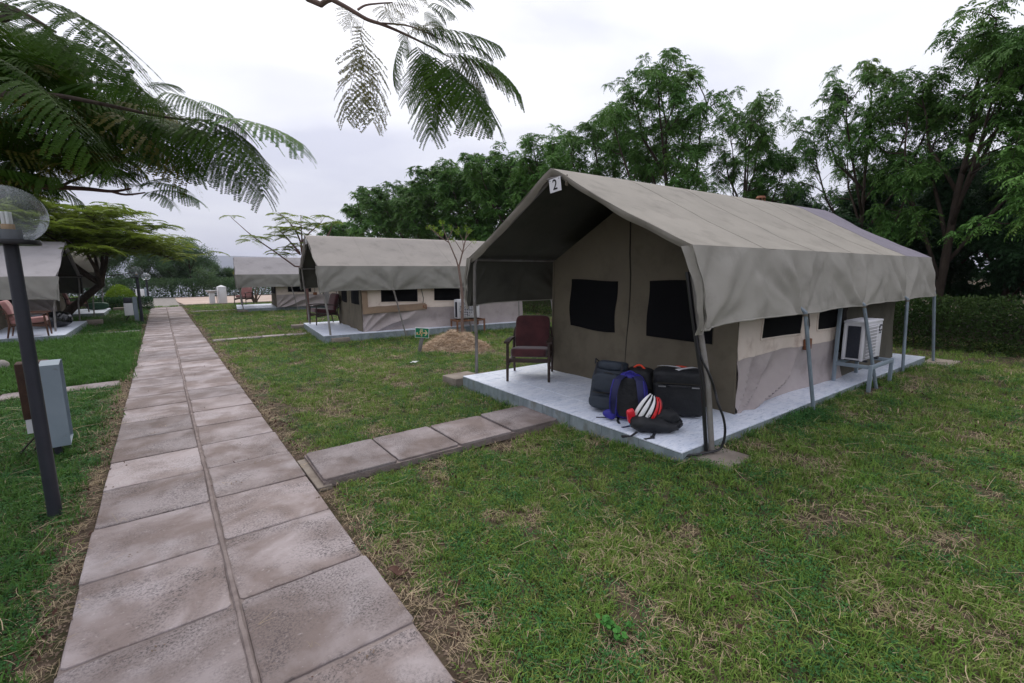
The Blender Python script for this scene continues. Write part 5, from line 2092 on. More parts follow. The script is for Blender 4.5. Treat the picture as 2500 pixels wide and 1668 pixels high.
# darker undergrowth trees filling in behind the row
G2 = 'low dark trees behind the hedge'
for i, (x, y, H, v, rz, lab) in enumerate((
        (17.8, -1.2, 4.0, 0, 0, 'low dark thicket tree low at the right edge behind the hedge'),
        (16.4, 0.4, 3.6, 1, 200, 'low dark tree directly behind the hedge, nearest the right edge'),
        (19.8, 3.2, 4.6, 1, 260, 'low dark tree in the second rank right of tent 2\'s rear pole'),
        (17.6, 1.8, 4.2, 1, 80, 'low dark tree behind the hedge right of tent 2\'s rear pole'),
        (18.2, 4.6, 4.2, 0, 160, 'low dark tree seen just over tent 2\'s rear eave'),
        (18.0, 7.4, 4.2, 1, 230, 'low dark tree right of the ventilator cowl'),
        (18.6, 10.4, 4.4, 0, 310, 'low dark tree left of the ventilator cowl'),
        (18.6, 14.0, 4.4, 1, 30, 'low dark tree just above tent 2\'s front ridge'),
        (18.8, 18.0, 4.4, 0, 100, 'low dark tree behind tent 2\'s left roof slope'),
        (18.8, 23.0, 4.4, 1, 170, 'low dark tree behind the sapling'),
        (19.0, 29.0, 5.2, 0, 240, 'low dark tree above the middle of the patched tent'),
        (19.0, 37.0, 5.4, 1, 320, 'low dark tree above the front of the patched tent'))):
    put_tree('thicket_tree', lab, low_var[v], (x, y, 0), H, 4.6, R(rz), 1.15, G2)


# --- hedges: leafy volumes with an uneven surface
def leaf_box(seed, p0, p1, W, H, n, ll=0.055, lw=0.032, ex=0.55):
    rs = np.random.RandomState(seed)
    p0, p1 = np.array(p0), np.array(p1)
    d = unit(p1 - p0)
    Ln = np.linalg.norm(p1 - p0)
    nrm = np.array([-d[1], d[0]])
    t = rs.rand(n)
    ang = rs.uniform(0, math.pi, n)
    rr_ = 1 - 0.35 * rs.rand(n) ** 2
    bump = np.array([0.12 * fbm(a * Ln * 0.9, b * 2, seed, 3) for a, b in zip(t, ang)])
    y = np.sign(np.cos(ang)) * np.abs(np.cos(ang)) ** ex * (W / 2) * (rr_ + bump)
    cap = np.sqrt(np.maximum(0.02, 1 - (2 * np.abs(t - .5)) ** 2)) if ex > .8 else 1.0     # a ball rather than a wall
    y = y * cap
    z = np.abs(np.sin(ang)) ** ex * H * (rr_ + bump) * cap
    low_ = rs.rand(n) < 0.35
    z = np.where(low_, z * rs.rand(n), z)
    B = np.stack([p0[0] + d[0] * t * Ln + nrm[0] * y, p0[1] + d[1] * t * Ln + nrm[1] * y, np.maximum(z, .02)], -1)
    out = np.stack([nrm[0] * y, nrm[1] * y, z * .5], -1)
    D_ = unit(unit(out) + rs.normal(0, .7, (n, 3)) + np.array([0, 0, -.15]))
    S = unit(np.cross(D_, rs.normal(0, 1, (n, 3))))
    return diamonds(B, D_, S, ll * rs.uniform(.7, 1.35, n), lw * rs.uniform(.7, 1.3, n))


def hedge(label, seed, p0, p1, W, H, n, mat, core=True, name='hedge', **kw):
    T = thing(name, label, 'hedge', ((p0[0] + p1[0]) / 2, (p0[1] + p1[1]) / 2, -0.03))
    c = np.array([(p0[0] + p1[0]) / 2, (p0[1] + p1[1]) / 2])
    V, F = leaf_box(seed, np.array(p0) - c, np.array(p1) - c, W, H, n, **kw)
    link('foliage', np_mesh('foliage', V, F, MATS[mat]), T)
    m = MB()
    rs = np.random.RandomState(seed + 1)
    d = Vector((p1[0] - p0[0], p1[1] - p0[1], 0))
    for i in range(max(4, int(d.length * 3))):
        a = -d / 2 + d * rs.rand() + Vector((rs.normal(0, W * .12), rs.normal(0, W * .12), -0.05))
        b = a + Vector((rs.normal(0, .15), rs.normal(0, .15), H * rs.uniform(.7, .95)))
        m.tube(curve_pts(a, b, 4, .08, rs), [.014, .011, .008, .004], n=5)
        for k_ in range(3):
            q = a.lerp(b, rs.uniform(.3, .8))
            m.tube([q, q + Vector((rs.normal(0, W * .22), rs.normal(0, W * .22), H * .2))], [.006, .003], n=4)
    m.build('stems', MATS['bark'], T)['kind'] = 'stuff'
    return T


hedge('long leafy hedge at the right edge behind tent 2', 201, (13.2, -3.2), (12.95, 6.0), 1.0, 1.08, 42000, 'leaf_hedge')
hedge('hedge seen under tent 2\'s left flap, behind the patched tent', 202, (12.6, 9.0), (12.0, 17.5), 0.9, 1.1, 22000, 'leaf_hedge')
hedge('low clipped dark hedge at the end of the path on the left', 203, (-5.4, 28.7), (-0.35, 28.5), 0.75, 0.62, 18000, 'leaf_dark')
hedge('round lime-green bush behind the middle lamp', 204, (-2.3, 29.6), (-0.9, 29.6), 1.4, 1.12, 11000, 'leaf_lime', name='round_bush', ll=0.06, lw=0.03, ex=0.9)
hedge('low hedge strip under the dim left tent\'s awning', 205, (-8.5, 31.2), (-2.6, 31.0), 0.7, 0.6, 9000, 'leaf_lime', ll=0.07)
hedge('tall overgrown dark thicket closing the view behind the right-hand trees', 206, (21.5, -9.0), (21.0, 60.0), 2.4, 3.6, 60000, 'leaf_dark', name='thicket', ll=0.24, lw=0.15)

# --- shrubs and small trees along the lake shore
lake_var = [tree_mesh_neem(31, 4.0, 2.0, 11, 7, 4, leaf='leaf_lake', low=0.0, sprays=LAKE), tree_mesh_neem(32, 4.0, 1.7, 11, 7, 4, leaf='leaf_lake', low=0.0, sprays=LAKE),
            tree_mesh_neem(33, 4.0, 1.5, 9, 6, 3, leaf='leaf_lake', low=0.02, sprays=LAKE)]
G3 = 'shore trees at the end of the path'
for (x, y, H, v, rz, lab) in (
        (-8.5, 45.0, 4.6, 0, 0, 'shore tree far left, behind the dim tent'),
        (-5.6, 44.5, 4.4, 1, 50, 'shore tree behind the lime bush'),
        (-3.2, 46.0, 4.2, 0, 120, 'shore tree left of the farthest lamp globe'),
        (-1.0, 45.0, 4.0, 2, 200, 'shore tree directly behind the farthest lamp'),
        (0.7, 46.0, 3.7, 1, 260, 'bushy shore tree right of the farthest lamp'),
        (2.0, 44.5, 4.3, 2, 300, 'tallest shore tree with pointed top against the sky'),
        (2.9, 46.5, 3.1, 0, 20, 'shore tree left of the white pillar'),
        (4.3, 45.0, 2.2, 2, 90, 'thin low shore tree between pillar and far tent, hills behind'),
        (5.6, 47.0, 2.3, 1, 140, 'low shore shrub just left of the farthest right tent')):
    put_tree('shore_tree', lab, lake_var[v], (x, y, -0.2), H, 4.0, R(rz), 1.05, G3)

hedge('low brushy scrub along the lake shore beyond the yard', 207, (-9.0, 43.2), (7.5, 42.9), 1.6, 1.35, 26000, 'leaf_lake', name='shore_scrub', ll=0.14, lw=0.06)

# --- spreading flame tree behind the left tents
rs = np.random.RandomState(41)
T = thing('flame_tree', 'spreading umbrella-crowned tree behind the left tents', 'tree', (-3.0, 22.3, 0))
m = MB()
fork = Vector((1.35, -0.75, 1.30))
m.tube([(0, 0, -0.1), (0.4, -0.15, 0.42), (0.85, -0.45, 0.85), fork], [0.15, 0.13, 0.115, 0.10], n=10)
tips = []
mains = []
for i in range(44):
    az = 2 * math.pi * (i * 0.382 + (0.05 if i < 7 else 0))
    rr_ = math.sqrt((i - 6.4) / 38) if i >= 7 else .42 + .09 * (i % 4)
    c = Vector((0.2 + 3.6 * rr_ * math.cos(az), -0.1 + 3.6 * rr_ * math.sin(az), 4.3 - 1.85 * rr_ ** 2.0 + rs.uniform(-.85, .2)))
    mid = fork.lerp(c, .5) + Vector((0, 0, 0.05 + .28 * (1 - rr_)))
    if i < 7:
        mains.append((mid, c))
        st, w = fork, 1.0
    else:                                   # the rest spring from the seven main limbs
        mm, mc = min(mains, key=lambda q: (q[1].xy - c.xy).length)
        st, w = mm.lerp(mc, .25), .45
        mid = st.lerp(c, .5) + Vector((0, 0, .12))
    pts = [st, st.lerp(mid, .55) + Vector(rs.normal(0, .05, 3)), mid, mid.lerp(c, .5) + Vector((0, 0, .1)), c]
    m.tube(pts, [.085 * w, .062 * w, .045 * w, .028, .012], n=6)
    for k_ in range(13):
        q = mid.lerp(c, rs.uniform(.15, 1.0))
        e = q + Vector((rs.normal(0, .55), rs.normal(0, .55), abs(rs.normal(0, .18)) + .03))
        m.tube([q, q.lerp(e, .5) + Vector((0, 0, .05)), e], [.014, .010, .005], n=4, cap=False)
        tips.append(e)
        tips.append(q.lerp(e, .55) + Vector((0, 0, .03)))
m.build('trunk', MATS['bark'], T)
V, F = bake(FLAME, tips, rs, .9, 1.35, .2)
link('crown', np_mesh('crown', V, F, MATS['leaf_flame']), T)


# --- young flame tree rising behind the patched tent
def crop(x, y, x0, y0, s):
    return (x0 + x / s, y0 + y / s)


rs = np.random.RandomState(43)
C4 = lambda x, y: crop(x, y, 500, 480, 5.2275)
dep = 16.2
foot = at(752, 770, dep)
foot.z = -0.03
T = thing('young_flame_tree', 'young thin tree with flat leaf tiers behind the patched tent\'s gable', 'tree', foot)
m = MB()
tips = []
trunk_top = at(*C4(1230, 640), dep)
m.tube([Vector((0, 0, -.1)), (trunk_top - foot) * .5 + Vector((.06, 0, 0)), trunk_top - foot], [.06, .05, .035], n=7)
for pl, pads in (
        ([(1240, 900), (1150, 890), (900, 710), (640, 530), (530, 440), (340, 270)], [(325, 245), (560, 500), (640, 505), (690, 520), (610, 560)]),
        ([(1230, 640), (1240, 540), (1230, 420), (1225, 240)], [(1220, 250), (1200, 320), (1260, 330), (1180, 390), (1250, 400), (1210, 460), (1250, 480)]),
        ([(1230, 600), (1170, 450), (1080, 330), (950, 210)], [(940, 215), (900, 230), (1020, 280), (1060, 330), (1110, 390), (1130, 440), (1000, 300)]),
        ([(1215, 720), (1100, 590), (1000, 480), (900, 390)], [(880, 385), (930, 395), (980, 450), (930, 500), (890, 490), (1040, 510), (1080, 420), (1040, 400)]),
        ([(1220, 740), (1150, 680), (1050, 630)], [(1060, 640), (980, 680), (1000, 720), (1110, 640), (1180, 620), (1100, 730), (1190, 600), (950, 740)]),
        ([(1240, 580), (1340, 460), (1480, 340)], [(1350, 350), (1420, 350), (1390, 380), (1490, 245), (1540, 250)]),
        ([(1560, 520), (1600, 440), (1625, 350)], [(1620, 340), (1580, 330)])):
    dj = rs.uniform(-.5, .5)
    pts = [at(*C4(*p), dep + dj * (i / len(pl))) - foot for i, p in enumerate(pl)]
    m.tube(pts, [lerp(.035, .009, i / (len(pts) - 1)) for i in range(len(pts))], n=6)
    for p in pads:
        q = at(*C4(*p), dep + dj + rs.uniform(-.25, .25)) - foot
        tips.append(q)
        near = min(pts, key=lambda w: (w - q).length)
        m.tube([near, near.lerp(q, .5) + Vector((0, 0, .02)), q], [.008, .006, .004], n=4, cap=False)
m.build('trunk', MATS['bark_red'], T)
V, F = bake(FLAME, tips, rs, .85, 1.2, .12)
link('crown', np_mesh('crown', V, F, MATS['leaf_flame']), T)

# --- leafless sapling in the straw heap
rs = np.random.RandomState(47)
C2 = lambda x, y: crop(x, y, 700, 500, 3.357)
foot = Vector((5.36, 8.84, -0.03))
dep = (foot - CAM_POS).dot(fwd) - 0.14
T = thing('sapling', 'nearly leafless forked sapling growing out of the straw heap', 'sapling', foot)
m = MB()
pts = [Vector((0, 0, -.05))] + [at(*C2(*p), dep) - foot for p in ((1437, 960), (1440, 860), (1440, 760), (1428, 640), (1410, 520))]
m.tube(pts, [.040, .037, .034, .031, .029, .027], n=9)
tips = []
for pl, r_ in (([(1410, 520), (1390, 450), (1330, 310), (1250, 260), (1150, 170)], .019), ([(1330, 310), (1300, 240), (1270, 150)], .011), ([(1410, 515), (1450, 350), (1470, 270), (1500, 230)], .019),
               ([(1440, 390), (1390, 310), (1350, 270)], .010), ([(1450, 350), (1440, 280), (1400, 215)], .009), ([(1320, 290), (1350, 225), (1365, 190)], .008), ([(1460, 300), (1480, 215)], .008), ([(1250, 260), (1200, 190)], .006),
               ([(1425, 450), (1450, 380), (1520, 300)], .008), ([(1290, 230), (1240, 240)], .005)):
    dj = rs.uniform(-.3, .3)
    pts = [at(*C2(*p), dep + dj * i / len(pl)) - foot for i, p in enumerate(pl)]
    m.tube(pts, [lerp(r_, max(.004, r_ * .35), i / (len(pts) - 1)) for i in range(len(pts))], n=7)
    tips.append(pts[-1])
m.build('trunk', MATS['bark_pale'], T)
BUD = [spray_small(60 + i, n=26, rad=0.055, ll=0.035, lw=0.014) for i in range(3)]
P_ = []
for q in tips:
    for k_ in range(2):
        P_.append(q + Vector(rs.normal(0, .03, 3)))
V, F = bake(BUD, P_, rs, .8, 1.3, .4)
link('crown', np_mesh('crown', V, F, MATS['leaf_lime']), T)

# --- bare little tree by the far tent
rs = np.random.RandomState(48)
T = thing('bare_shrub', 'small bare V-shaped shrub behind the farthest right tent', 'shrub', (4.35, 30.3, -0.03))
m = MB()
tips = []
for i in range(9):
    az = i * 0.7
    e = Vector((1.0 * math.cos(az) * rs.uniform(.5, 1), .8 * math.sin(az), rs.uniform(.9, 1.5)))
    pts = curve_pts((0, 0, -.05), e, 5, .12, rs)
    m.tube(pts, [.045, .035, .026, .018, .008], n=6)
    for k_ in range(4):
        q = pts[3].lerp(e, rs.rand())
        w = q + Vector((rs.normal(0, .25), rs.normal(0, .25), .3))
        m.tube([q, w], [.012, .005], n=4)
        tips.append(w)
m.build('stems', MATS['bark_pale'], T)['kind'] = 'stuff'
V, F = bake(SMALL, [t for t in tips if rs.rand() < .5], rs, .5, .8)
link('crown', np_mesh('crown', V, F, MATS['leaf_yellow']), T)

# --- straw heap round the sapling
T = thing('straw_heap', 'heap of dry straw around the sapling', 'straw heap', (5.0, 8.62, -0.04), R(-36))
m = MB()


def heap(u, v):
    a = 2 * math.pi * u
    r_ = v
    k_ = 1 + .18 * nz(math.cos(a) * 1.5, math.sin(a) * 1.5, 3)
    z = 0.40 * max(0, (1 - r_ ** 1.5)) * (1 + .25 * nz(math.cos(a) * r_ * 4, math.sin(a) * r_ * 4, 9))
    return (0.80 * r_ * k_ * math.cos(a), 0.62 * r_ * k_ * math.sin(a), z - 0.02)


m.grid(40, 14, heap)
m.build('mound', MATS['straw_mound'], T)
rs = np.random.RandomState(49)
n = 5200
a = rs.uniform(0, 2 * math.pi, n)
r_ = np.sqrt(rs.rand(n)) * 1.08
B = np.array([heap((q / (2 * math.pi)) % 1, min(w, 1.0)) for q, w in zip(a, r_)])
over = r_ > 1.0
B[:, 0] *= np.where(over, r_ * 1.03, 1)
B[:, 1] *= np.where(over, r_ * 1.03, 1)
B[:, 2] += 0.012
az = rs.uniform(0, 2 * math.pi, n)
el = rs.normal(.05, .28, n)
D_ = np.stack([np.cos(az) * np.cos(el), np.sin(az) * np.cos(el), np.sin(el)], -1)
S = unit(np.cross(D_, rs.normal(0, 1, (n, 3))))
Ls = rs.uniform(.08, .30, n)
V, F = diamonds(B - D_ * (Ls / 2)[:, None], D_, S, Ls, rs.uniform(.006, .016, n))
o = link('straw', np_mesh('straw', V, F, MATS['straw']), T)
o['kind'] = 'stuff'

# --- low weed in the foreground lawn
rs = np.random.RandomState(50)
T = thing('weed', 'small bright round-leaved weed in the foreground grass', 'plant', (1.5, 1.2, -0.03))
m = MB()
lv = MB()
for i in range(11):
    az = rs.uniform(0, 6.28)
    ln = rs.uniform(.03, .085)
    e = Vector((math.cos(az) * ln, math.sin(az) * ln, rs.uniform(.045, .10)))
    m.tube([(0, 0, 0), e * .5 + Vector((0, 0, .02)), e], .0012, n=4)
    for k_ in range(5):
        c = e * rs.uniform(.6, 1.05) + Vector(rs.normal(0, .008, 3))
        nr = Vector((rs.normal(0, .35), rs.normal(0, .35), 1)).normalized()
        u_ = nr.orthogonal().normalized()
        w_ = nr.cross(u_)
        rad_ = rs.uniform(.008, .013)
        lv.add([c + u_ * rad_ * math.cos(t) * 1.25 + w_ * rad_ * math.sin(t) for t in np.linspace(0, 2 * math.pi, 9)[:-1]], [tuple(range(8))])
m.build('stems', MATS['leaf_weed'], T)
lv.build('foliage', MATS['leaf_weed'], T, smooth=False)


# ------------------------------------------------------------------ fern-like fronds of the near flame tree
def frond_mesh(name, seed, mat, pairs=18, lf=15, keep=1.0, droop=.22, wid=.30):
    """unit-long twice-pinnate frond along +x with its face up"""
    rs = np.random.RandomState(seed)
    Bs, Ds, Ss, Ls, Ws = [], [], [], [], []
    Vr, Fr = [], []

    def quad(a, b, w):
        a, b = np.array(a), np.array(b)
        d = unit(b - a)
        s_ = unit(np.cross(d, [0, 0, 1.0]))
        o_ = len(Vr)
        Vr.extend([a - s_ * w, a + s_ * w, b + s_ * w * .7, b - s_ * w * .7])
        Fr.append([o_, o_ + 1, o_ + 2, o_ + 3])

    def rach(t):
        return np.array([t * (1 - .10 * t * t), 0.03 * math.sin(t * 2 + seed), .10 * t - droop * t * t * 1.6])
    for i in range(14):
        quad(rach(i / 14), rach((i + 1) / 14), .006 * (1 - .6 * i / 14))
    for i in range(pairs):
        t = .16 + .84 * i / (pairs - 1)
        p = rach(t)
        tg = unit(rach(t + .02) - rach(t - .02))
        pl = wid * (math.sin(math.pi * (.20 + .68 * t)) ** .8)
        for s in (-1, 1):
            if rs.rand() > keep + .15:
                continue
            fwd_ = lerp(.35, 1.25, t)
            d0 = unit(tg * fwd_ + np.array([0, s, 0]) + np.array([0, 0, rs.uniform(-.25, .0)]))
            dz = rs.uniform(.25, .55)
            plk = pl * rs.uniform(.88, 1.08)

            def pin(q):
                return p + d0 * plk * q + np.array([0, 0, -dz * plk * q * q])
            quad(pin(0), pin(.5), .0022)
            quad(pin(.5), pin(1), .0018)
            nl = max(5, int(lf * plk / wid))
            for k_ in range(nl):
                q = .06 + .94 * k_ / (nl - 1)
                b = pin(q)
                ax = unit(pin(min(1, q + .02)) - pin(q - .02))
                sd_ = unit(np.cross(ax, np.array([0, 0, 1.0])))
                for e in (-1, 1):
                    if rs.rand() > keep:
                        continue
                    dd = unit(sd_ * e + ax * .45 + np.array([0, 0, rs.uniform(-.25, .05)]))
                    Bs.append(b); Ds.append(dd); Ss.append(unit(ax + rs.normal(0, .1, 3)))
                    Ls.append(.0205 * rs.uniform(.75, 1.15) * (1 - .35 * q)); Ws.append(.0135)
    V, F = blades(np.array(Bs), np.array(Ds), np.array(Ss), np.array(Ls), np.array(Ws))
    V = np.concatenate([V, np.array(Vr)])
    F = np.concatenate([F, np.array(Fr) + len(V) - len(Vr)])
    me = np_mesh(name, V, F, MATS[mat])
    e_ = rach(1.0) + np.array([.06, 0, -.02])
    me['chord_x'], me['chord_z'] = float(e_[0]), float(e_[2])
    return me


FR = {'g': [frond_mesh('frond', 300 + i, 'leaf_frond', pairs=18, lf=30, wid=.32, droop=.12 + .06 * i) for i in range(4)],
      'o': [frond_mesh('frond', 310 + i, 'leaf_frond_old', pairs=15, lf=26, keep=.74, droop=.12 + .08 * i) for i in range(2)],
      'b': [frond_mesh('frond', 320 + i, 'leaf_frond_bright', pairs=18, lf=30, droop=.14 + .08 * i) for i in range(2)]}
frng = random.Random(5)
TREE = thing('flame_tree', 'near tree whose feathery branches hang in at the top left and top centre', 'tree', (-3.6, 3.4, -0.03))
TL = Vector((-3.6, 3.4, -0.03))


def frond(a, b, kind='g', roll=0.0):
    """one frond from point a to point b"""
    a, b = Vector(a), Vector(b)
    ln = (b - a).length
    x = (b - a).normalized()
    up = Vector((frng.uniform(-.25, .25), frng.uniform(-.25, .25), 1.0))
    y = up.cross(x).normalized()
    z = x.cross(y)
    me = frng.choice(FR[kind])
    cx_, cz_ = me['chord_x'], me['chord_z']     # where the drooping tip of this frond really ends
    al = math.atan2(-cz_, cx_)
    x, z = (x * math.cos(al) + z * math.sin(al)), (z * math.cos(al) - x * math.sin(al))
    ln /= math.hypot(cx_, cz_)
    Mx = Matrix(((x.x, y.x, z.x, a.x - TL.x), (x.y, y.y, z.y, a.y - TL.y), (x.z, y.z, z.z, a.z - TL.z), (0, 0, 0, 1)))
    Mx = Mx @ Matrix.Rotation(roll + frng.uniform(-.25, .25), 4, 'X') @ Matrix.Scale(ln, 4)
    o = link('frond', me, TREE)
    o.matrix_local = Mx


def limb(pts, r0, r1, mat='bark'):
    m = MB()
    sm = []
    pts = [Vector(p) for p in pts]
    for i in range(len(pts) - 1):
        p0, p1, p2, p3 = pts[max(i - 1, 0)], pts[i], pts[i + 1], pts[min(i + 2, len(pts) - 1)]
        for t in np.linspace(0, 1, 5)[:-1]:
            sm.append(0.5 * ((2 * p1) + (p2 - p0) * t + (2 * p0 - 5 * p1 + 4 * p2 - p3) * t * t + (3 * p1 - p0 - 3 * p2 + p3) * t ** 3))
    sm.append(pts[-1])
    m.tube([p - TL for p in sm], [lerp(r0, r1, i / (len(sm) - 1)) for i in range(len(sm))], n=8)
    m.build('limb', MATS[mat], TREE)


m = MB()
m.tube([(0, 0, -.2), (0.03, .02, .8), (.08, -.02, 1.7), (.2, .0, 2.5)], [.2, .16, .14, .12], n=12)
m.build('trunk', MATS['bark'], TREE)
CR = Vector((-3.4, 3.4, 2.45))
CT = lambda x, y: crop(x, y * 0.93, 780, 0, 4.273)
CL = lambda x, y: crop(x, y * 0.96, 0, 0, 2.9375)
# branch that crosses over the camera and comes in at the top centre
D1 = 2.7
tb = [(120, -10), (300, 95), (490, 215), (640, 270), (800, 340), (1000, 440), (1200, 550), (1370, 650)]
limb([CR, (-2.2, 2.9, 3.5), (-0.8, 2.6, 4.35), at(*CT(-420, -330), D1), at(*CT(*tb[0]), D1)], .03, .0145, 'bark_pale')
limb([at(*CT(*p), D1 + .02 * i) for i, p in enumerate(tb)], .0145, .0035, 'bark_pale')
limb([at(*CT(400, 110), D1), at(*CT(480, 60), D1 + .02), at(*CT(620, 40), D1 + .05), at(*CT(760, 30), D1 + .1)], .007, .004, 'bark_pale')
limb([at(*CT(650, 262), D1), at(*CT(900, 285), D1 + .1), at(*CT(1100, 360), D1 + .15), at(*CT(1330, 480), D1 + .2)], .006, .003, 'bark_pale')
for (ax, ay, bx_, by, k_, d0, d1) in (
        (480, 220, 385, 800, 'o', 0, .05), (395, 360, 560, 1400, 'o', 0, -.1), (460, 560, 470, 1180, 'o', .05, .15), (420, 620, 300, 1360, 'o', .05, -.1),
        (300, 95, 400, 370, 'o', 0, .1), (250, 80, 345, 350, 'o', 0, -.1), (905, 385, 770, 1010, 'g', 0, -.02),
        (620, 45, 1020, 100, 'o', .05, .2), (700, 35, 870, 190, 'o', .05, .0), (760, 30, 1120, 10, 'o', .1, .2), (640, 60, 720, 210, 'o', .05, -.1),
        (1160, 30, 1420, 190, 'g', -.1, -.2), (1150, 20, 1560, 10, 'g', -.1, -.2), (1120, 60, 1330, 260, 'g', -.1, -.1),
        (1040, 310, 1910, 530, 'g', .1, .1), (1300, 590, 2140, 1080, 'g', .05, .0), (1290, 660, 1840, 1440, 'g', .05, -.15), (1330, 700, 1640, 1400, 'g', .1, -.2),
        (1200, 640, 1130, 1540, 'g', .05, -.1), (1150, 560, 940, 1180, 'g', .05, .0), (1100, 640, 1250, 1500, 'g', .1, .05), (1020, 440, 1300, 590, 'b', .05, .1),
        (1350, 480, 1800, 640, 'g', .1, .1), (1400, 620, 1880, 930, 'o', .05, .1), (800, 340, 880, 140, 'o', .0, .1), (1000, 440, 1180, 250, 'o', .0, .2),
        (900, 390, 1300, 330, 'o', .0, .3), (1180, 560, 1420, 1250, 'g', .15, .1), (1000, 460, 1120, 1020, 'g', .1, .1), (1280, 620, 1560, 1180, 'g', .15, .1), (1230, 600, 1990, 900, 'g', .15, .2), (1000, 330, 1480, 480, 'g', .1, .2), (880, 250, 1230, 420, 'g', .15, .2), (1080, 520, 1060, 1300, 'g', .2, .2), (1420, 640, 1760, 1230, 'g', .1, .1), (1060, 120, 1300, 330, 'g', .0, .1), (960, 200, 1130, 420, 'o', .1, .2), (840, 330, 930, 640, 'g', .1, .1), (1250, 560, 1700, 1020, 'o', .0, .0), (820, 250, 960, 420, 'o', .05, .1)):
    frond(at(*CT(ax, ay), D1 + d0), at(*CT(bx_, by), D1 + d1), k_)
# branches of the left mass
D2 = 2.6
limb([CR, at(*CL(-500, 640), 2.9), at(*CL(160, 700), 2.8)], .05, .017, 'bark')
limb([at(*CL(*p), 2.8) for p in ((160, 700), (400, 715), (600, 750), (900, 815), (1100, 860), (1300, 890), (1520, 900))], .0165, .004, 'bark')
limb([CR, at(*CL(-500, 1330), 3.4)] + [at(*CL(*p), 3.3) for p in ((0, 1370), (240, 1390), (600, 1410), (800, 1430), (940, 1410))], .035, .006, 'bark_red')
limb([at(*CL(790, 1428), 3.3), at(*CL(900, 1455), 3.25), at(*CL(1040, 1440), 3.2)], .010, .005, 'bark_red')
limb([CR, at(*CL(-400, 1500), 3.6)] + [at(*CL(*p), 3.6) for p in ((0, 1290), (100, 1220), (220, 1120), (330, 1010))], .04, .010, 'bark')
limb([at(*CL(380, 1430), 3.5), at(*CL(480, 1370), 3.6), at(*CL(620, 1310), 3.7), at(*CL(760, 1260), 3.8)], .014, .006, 'bark')
limb([CR, at(*CL(-400, 100), 2.6), at(*CL(0, 40), 2.3), at(*CL(400, 240), 2.3)], .04, .006, 'bark')
for (ax, ay, bx_, by, k_, d0, d1) in (
        (20, -20, 985, 540, 'g', 2.1, 1.9), (-60, 60, 560, 480, 'g', 2.0, 1.9), (-40, 330, 560, 420, 'g', 2.3, 2.4), (-80, 560, 570, 1140, 'g', 1.75, 1.6), (-60, 420, 420, 800, 'g', 1.9, 1.9),
        (430, 540, 1000, 650, 'g', 2.5, 2.4), (300, 260, 980, 620, 'g', 2.4, 2.3), (100, 260, 640, 560, 'g', 2.5, 2.5), (1000, 655, 1285, 640, 'g', 2.7, 2.7), (980, 670, 730, 730, 'g', 2.7, 2.8),
        (1140, 690, 1530, 870, 'g', 2.7, 2.6), (1400, 745, 1680, 870, 'b', 2.7, 2.7), (1500, 880, 2185, 1085, 'b', 2.75, 2.6), (1230, 880, 1850, 1110, 'g', 2.75, 2.7), (1290, 890, 1930, 1280, 'g', 2.75, 2.6),
        (1300, 930, 1700, 1390, 'g', 2.75, 2.6), (1250, 960, 1460, 1250, 'g', 2.8, 2.7), (1550, 940, 1890, 1480, 'g', 2.75, 2.6), (900, 660, 1160, 850, 'g', 2.7, 2.6), (1100, 860, 1400, 1290, 'g', 2.85, 2.8),
        (830, 830, 1390, 1280, 'g', 2.9, 2.8), (700, 800, 1390, 1360, 'o', 2.9, 2.8), (1200, 900, 1600, 1330, 'g', 2.8, 2.7), (880, 1310, 1000, 1300, 'g', 3.2, 3.2),
        (1040, 1440, 1410, 1495, 'b', 3.2, 3.1), (1000, 1380, 1340, 1420, 'b', 3.2, 3.1), (1030, 1440, 1265, 1540, 'b', 3.2, 3.1), (1050, 1330, 830, 1300, 'g', 3.2, 3.2), (1040, 1400, 880, 1370, 'g', 3.2, 3.2),
        (980, 1400, 1200, 1330, 'g', 3.3, 3.3), (640, 1290, 790, 1340, 'g', 3.5, 3.4), (600, 1150, 1080, 1290, 'o', 3.2, 3.1), (1450, 840, 1780, 1000, 'g', 2.75, 2.7)):
    frond(at(*CL(ax, ay), d0), at(*CL(bx_, by), d1), k_)
# the deeper part of the same crown
poly = [(-150, 120), (420, 380), (880, 650), (1180, 830), (1330, 960), (1290, 1240), (1000, 1260), (640, 1240), (300, 1450), (-150, 1480)]


def inside(x, y):
    c = False
    j = len(poly) - 1
    for i in range(len(poly)):
        (xi, yi), (xj, yj) = poly[i], poly[j]
        if (yi > y) != (yj > y) and x < (xj - xi) * (y - yi) / (yj - yi) + xi:
            c = not c
        j = i
    return c


cnt = 0
while cnt < 230:
    x, y = frng.uniform(-150, 1330), frng.uniform(100, 1480)
    if not inside(x, y):
        continue
    d = frng.uniform(2.9, 4.6)
    a = at(*CL(x, y), d)
    az = frng.gauss(-0.35, 0.9)
    dv = (rgt * math.cos(az) + fwd * math.sin(az) * .8 + Vector((0, 0, frng.uniform(-.45, .15)))).normalized()
    frond(a - dv * .24, a + dv * frng.uniform(.26, .40), frng.choice('ggggo'))
    cnt += 1

